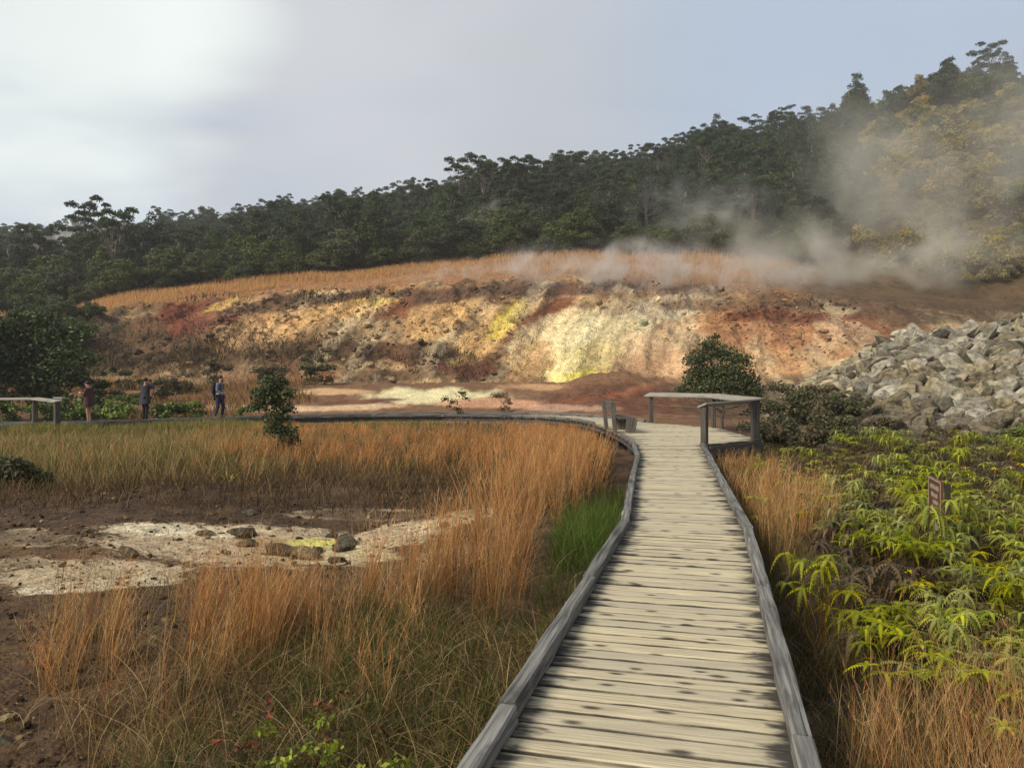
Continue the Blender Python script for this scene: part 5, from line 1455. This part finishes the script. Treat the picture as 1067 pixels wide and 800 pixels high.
def build_people():
    cm = lambda n, c: plain_mat(n, c, .9, .2, 12, .3)
    # left: maroon top and dark shorts, bare legs, head bent over hands, facing left
    person((-15.2, 28.6, 0), R(180), 1.60, 'person in a dark maroon jacket and bare legs, looking down at their hands', dict(head=(.035, 0, .865), top=(.045, 0, .945), elL=(.03, .13, .64), wrL=(.15, .06, .68), haL=(.175, .045, .70), elR=(.03, -.13, .64), wrR=(.15, -.06, .68), haR=(.175, -.045, .70), knL=(.0, .045, .275), anL=(-.015, .045, .045)),
           (cm('maroon_cloth', (.055, .022, .020)), cm('dark_shorts', (.03, .018, .018)), cm('brown_shoe', (.06, .04, .03))), (.02, .014, .01), (.32, .18, .12), True, cm('maroon_coat', (.058, .024, .022)))
    # middle: dark coat, both arms up holding a camera to the face, facing right and away
    o, J = person((-13.7, 29.75, 0), R(55), 1.70, 'person in a dark blue coat with both arms raised to hold a camera', dict(elL=(.10, .15, .75), wrL=(.135, .07, .87), haL=(.14, .045, .895), elR=(.10, -.15, .75), wrR=(.135, -.07, .87), haR=(.14, -.045, .895)),
           (cm('navy_cloth', (.016, .016, .030)), cm('black_trousers', (.012, .011, .012)), cm('pale_shoe', (.35, .20, .13))), (.012, .01, .009), (.30, .17, .11), False, cm('grey_violet_coat', (.034, .030, .038)))
    m = MB(); m.beam((-.03, -.07, 0), (-.03, .07, 0), .05, .085); m.tube([(-.01, 0, 0), (.06, 0, 0)], .032, 12)
    c = m.build('camera', cm('black_camera', (.012, .012, .013)))
    lz = Matrix.Rotation(R(55), 3, 'Z') @ Vector((.135 * 1.7, 0, .905 * 1.7)); c.location = (-13.7 + lz.x, 29.75 + lz.y, lz.z); c.rotation_euler = (0, 0, R(55))
    tag(c, 'small black camera held up by the person in the dark blue coat', 'camera')
    # right: grey top, navy trousers, dark backpack, walking to the right
    person((-11.55, 31.4, 0), R(-4), 1.80, 'person in a grey top walking right with a dark backpack', dict(knL=(.085, .05, .285), anL=(.03, .05, .075), toL=(.115, .05, .035), knR=(-.005, -.05, .28), anR=(-.07, -.05, .055), toR=(.015, -.055, .018), elR=(.015, -.125, .63), wrR=(.12, -.11, .575), haR=(.155, -.10, .575), elL=(-.03, .13, .64), wrL=(.05, .12, .53), haL=(.075, .12, .50), chest=(.015, 0, .72), neck=(.03, 0, .825), head=(.045, 0, .875), top=(.045, 0, .955), shL=(.012, .10, .80), shR=(.012, -.10, .80)),
           (cm('grey_top', (.10, .12, .15)), cm('navy_trousers', (.022, .026, .045)), cm('dark_shoe', (.02, .02, .022))), (.025, .016, .012), (.34, .20, .14))
    m = MB()
    prof = [(.95, .02, .07), (1.0, .11, .13), (1.12, .15, .16), (1.3, .14, .16), (1.42, .09, .14), (1.47, .02, .08)]
    V = [np.array([-.16 - math.cos(t) * a if math.cos(t) > 0 else -.16 - math.cos(t) * .03, math.sin(t) * b, z]) for z, a, b in prof for t in np.linspace(0, 6.283, 17)[:-1]]
    f = [(i*16+j, i*16+(j+1) % 16, (i+1)*16+(j+1) % 16, (i+1)*16+j) for i in range(len(prof)-1) for j in range(16)]
    bp = empty('backpack', (-11.55, 31.4, 0), R(-4), label='dark backpack worn by the person walking right', cat='backpack')
    m.add(V, f); m.build('bag', cm('navy_bag', (.014, .016, .024)), bp, True)
    for s in (1, -1):
        m = MB(); m.tube([(-.15, s*.1, 1.40), (-.02, s*.11, 1.505), (.125, s*.1, 1.38), (.12, s*.105, 1.22), (-.12, s*.12, 1.06)], .02, 6); m.build('strap', cm('black_strap', (.012, .012, .014)), bp, True)
build_people()

# ------------------------------------------------------------------ steam
def steam(name, label, c, rad, dens, scale, seed, rot=(0, 0, 0), lo=.42, hi=.75, color=(.93, .90, .85)):
    k = NT('steam_' + str(seed))
    oc = k.n('ShaderNodeTexCoord').outputs['Object']
    ln = k.n('ShaderNodeVectorMath', _operation='LENGTH', i0=oc).outputs['Value']
    v = k.n('ShaderNodeVectorMath', _operation='ADD', i0=k.scalev(oc, tuple(np.array(rad) / scale)), i1=(seed * 3.7, seed * 1.3, 0))
    nz = k.noise(v.outputs[0], 1.0, 4, .58, .8)
    big = k.noise(v.outputs[0], .45, 2, .5, .4)
    ln2 = k.math('ADD', ln, k.math('MULTIPLY_ADD', big, 1.5, -.55))
    fall = k.math('MULTIPLY', k.ramp(ln2, .1, 1.05, 1, 0), k.ramp(ln, .55, .99, 1, 0))
    d = k.math('MULTIPLY', k.math('MULTIPLY', k.ramp(nz, lo, hi), fall), dens)
    pv = k.n('ShaderNodeVolumePrincipled', Density=d, Color=color, Anisotropy=.3)
    k.t.links.new(pv.outputs[0], k.out.inputs['Volume'])
    bm = bmesh.new(); bmesh.ops.create_icosphere(bm, subdivisions=3, radius=1.0); me = bpy.data.meshes.new(name); bm.to_mesh(me); bm.free(); me.materials.append(k.m)
    o = mobj(name, me); o.location = c; o.scale = rad; o.rotation_euler = rot
    return tag(o, label, 'steam', kind='stuff')
def build_steam():
    A = lambda px, py, d: tuple(at(px, py, d))
    W = (.96, .92, .82)
    steam('steam', 'dense steam drifting over the right end of the bank crest', A(875, 276, 88), (38, 11, 9.5), .34, 5.5, 1, (0, -.16, 0), .36, .74, W)
    steam('steam', 'broad warm steam veil rising before the right hillside', A(985, 205, 98), (32, 13, 27), .12, 8.0, 2, (0, -.3, 0), .28, .8, W)
    steam('steam', 'curling steam column leaning right before the scar', A(905, 190, 95), (10, 8, 19), .13, 4.5, 7, (0, .45, 0), .38, .75, W)
    steam('steam', 'low pale steam creeping over the middle of the bank', A(690, 292, 84), (32, 8, 5.4), .75, 3.0, 3, (0, 0, 0), .42, .74)
    steam('steam', 'streaks of steam along the crest left of centre', A(510, 287, 86), (22, 6, 3.2), .55, 2.6, 8, (0, -.06, 0), .44, .76)
    steam('steam', 'thin steam rising before the middle forest', A(735, 235, 102), (20, 8, 12), .34, 5.0, 4, (0, .2, 0))
    steam('steam', 'thin steam wisp before the forest above the bank crest', A(515, 248, 108), (13, 5, 6.5), .75, 3.2, 5)
    steam('steam', 'small steam wisp against the far left forest', A(90, 250, 150), (18, 6, 6.5), .75, 4.5, 6)
    k = NT('haze_air'); pv = k.n('ShaderNodeVolumePrincipled', Density=.00042, Color=(.90, .92, .95), Anisotropy=.2)
    k.t.links.new(pv.outputs[0], k.out.inputs['Volume'])
    m = MB(); x, y0, y1, z0, z1 = 430, -410, 510, -3.0, 128.0
    v = [(-x, y0, z0), (x, y0, z0), (x, y1, z0), (-x, y1, z0), (-x, y0, z1), (x, y0, z1), (x, y1, z1), (-x, y1, z1)]
    m.add(v, [(0,3,2,1),(4,5,6,7),(0,1,5,4),(1,2,6,5),(2,3,7,6),(3,0,4,7)])
    tag(m.build('haze', k.m), 'pale damp air fading the far forest', 'haze', kind='stuff')
build_steam()

# ------------------------------------------------------------------ light, sky, camera
SUN_AZ, SUN_EL = -124.0, 37.0
def build_light():
    az, el = R(SUN_AZ), R(SUN_EL)
    d = Vector((math.sin(az) * math.cos(el), math.cos(az) * math.cos(el), math.sin(el)))
    L = bpy.data.lights.new('sun', 'SUN'); L.energy = 4.7; L.angle = R(24); L.color = (1.0, .90, .74)
    o = bpy.data.objects.new('sun', L); COL.objects.link(o); o.rotation_euler = d.to_track_quat('Z', 'Y').to_euler(); o.location = (-40, 10, 40)
    w = bpy.data.worlds.new('World'); SC.world = w; w.use_nodes = True
    t = w.node_tree; t.nodes.clear()
    k = NT.__new__(NT); k.t = t
    sky = t.nodes.new('ShaderNodeTexSky'); sky.sky_type = 'NISHITA'; sky.sun_disc = False; sky.sun_elevation = el; sky.sun_rotation = az % (2 * math.pi); sky.altitude = 1200; sky.dust_density = 2.0
    g = t.nodes.new('ShaderNodeTexCoord').outputs['Generated']
    sep = k.n('ShaderNodeSeparateXYZ', i0=g)
    z = k.math('MAXIMUM', sep.outputs[2], 0.0)
    # cloud sheet seen as a layer overhead
    den = k.math('ADD', z, .22)
    comb = k.n('ShaderNodeCombineXYZ', i0=k.math('DIVIDE', sep.outputs[0], den), i1=k.math('DIVIDE', sep.outputs[1], den))
    n1 = k.noise(k.scalev(comb.outputs[0], (.8, 1.7, 1)), .8, 4, .48, .4)
    n2 = k.noise(g, 2.2, 3, .5)
    def lobe(px, py, a, b_):
        d_ = Vector(((px - CX) / F, 1.0, (CY - py) / F)).normalized()
        dt = k.n('ShaderNodeVectorMath', _operation='DOT_PRODUCT', i0=g, i1=tuple(d_)).outputs['Value']
        dt = k.math('ADD', dt, k.math('MULTIPLY_ADD', n1, .085, -.0425))
        return k.ramp(dt, math.cos(R(a)), math.cos(R(b_)))
    grey = k.mix(k.ramp(n1, .32, .68), (5.2, 6.1, 7.5), (6.9, 7.0, 7.2))
    grey = k.mix(k.math('MULTIPLY', lobe(420, 40, 22, 2), .8), grey, (7.5, 7.8, 8.2))     # white cloud
    grey = k.mix(k.math('MULTIPLY', lobe(620, 130, 12, 1), .6), grey, (6.2, 6.6, 6.9))    # grey cloud
    grey = k.mix(k.math('MULTIPLY', lobe(0, 150, 11, 2), .8), grey, (4.9, 6.0, 7.8))      # blue gaps
    grey = k.mix(k.math('MULTIPLY', lobe(900, 20, 20, 4), .8), grey, (5.6, 6.7, 8.3))
    grey = k.mix(k.math('MULTIPLY', lobe(20, 5, 15, 1.5), .95), grey, (11.0, 11.8, 11.3))                           # sun behind cloud
    cover = k.ramp(k.math('ADD', n2, k.math('MULTIPLY', n1, .5)), .45, .95, .78, .95)
    c = k.mix(cover, sky.outputs[0], grey)
    bg = t.nodes.new('ShaderNodeBackground'); bg.inputs[1].default_value = 0.082
    t.links.new(c, bg.inputs[0])
    out = t.nodes.new('ShaderNodeOutputWorld'); t.links.new(bg.outputs[0], out.inputs[0])
build_light()

cam = bpy.data.cameras.new('camera'); cam.sensor_width = 36; cam.lens = 36 * F / 1067; cam.shift_y = -(400 - CY) / 1067
cam.clip_start = .05; cam.clip_end = 6000
co = bpy.data.objects.new('camera', cam); COL.objects.link(co); co.location = (0, 0, EYE); co.rotation_euler = (R(90), 0, 0)
SC.camera = co
vs = SC.view_settings; vs.view_transform = 'Standard'; vs.look = 'None'; vs.gamma = 1; vs.use_curve_mapping = False; vs.exposure = 0.15
cy = SC.cycles
cy.use_denoising = True; cy.max_bounces = 6; cy.diffuse_bounces = 3; cy.transmission_bounces = 3; cy.volume_bounces = 1; cy.transparent_max_bounces = 6
cy.volume_step_rate = 1.5; cy.volume_max_steps = 48; cy.sample_clamp_indirect = 4.0
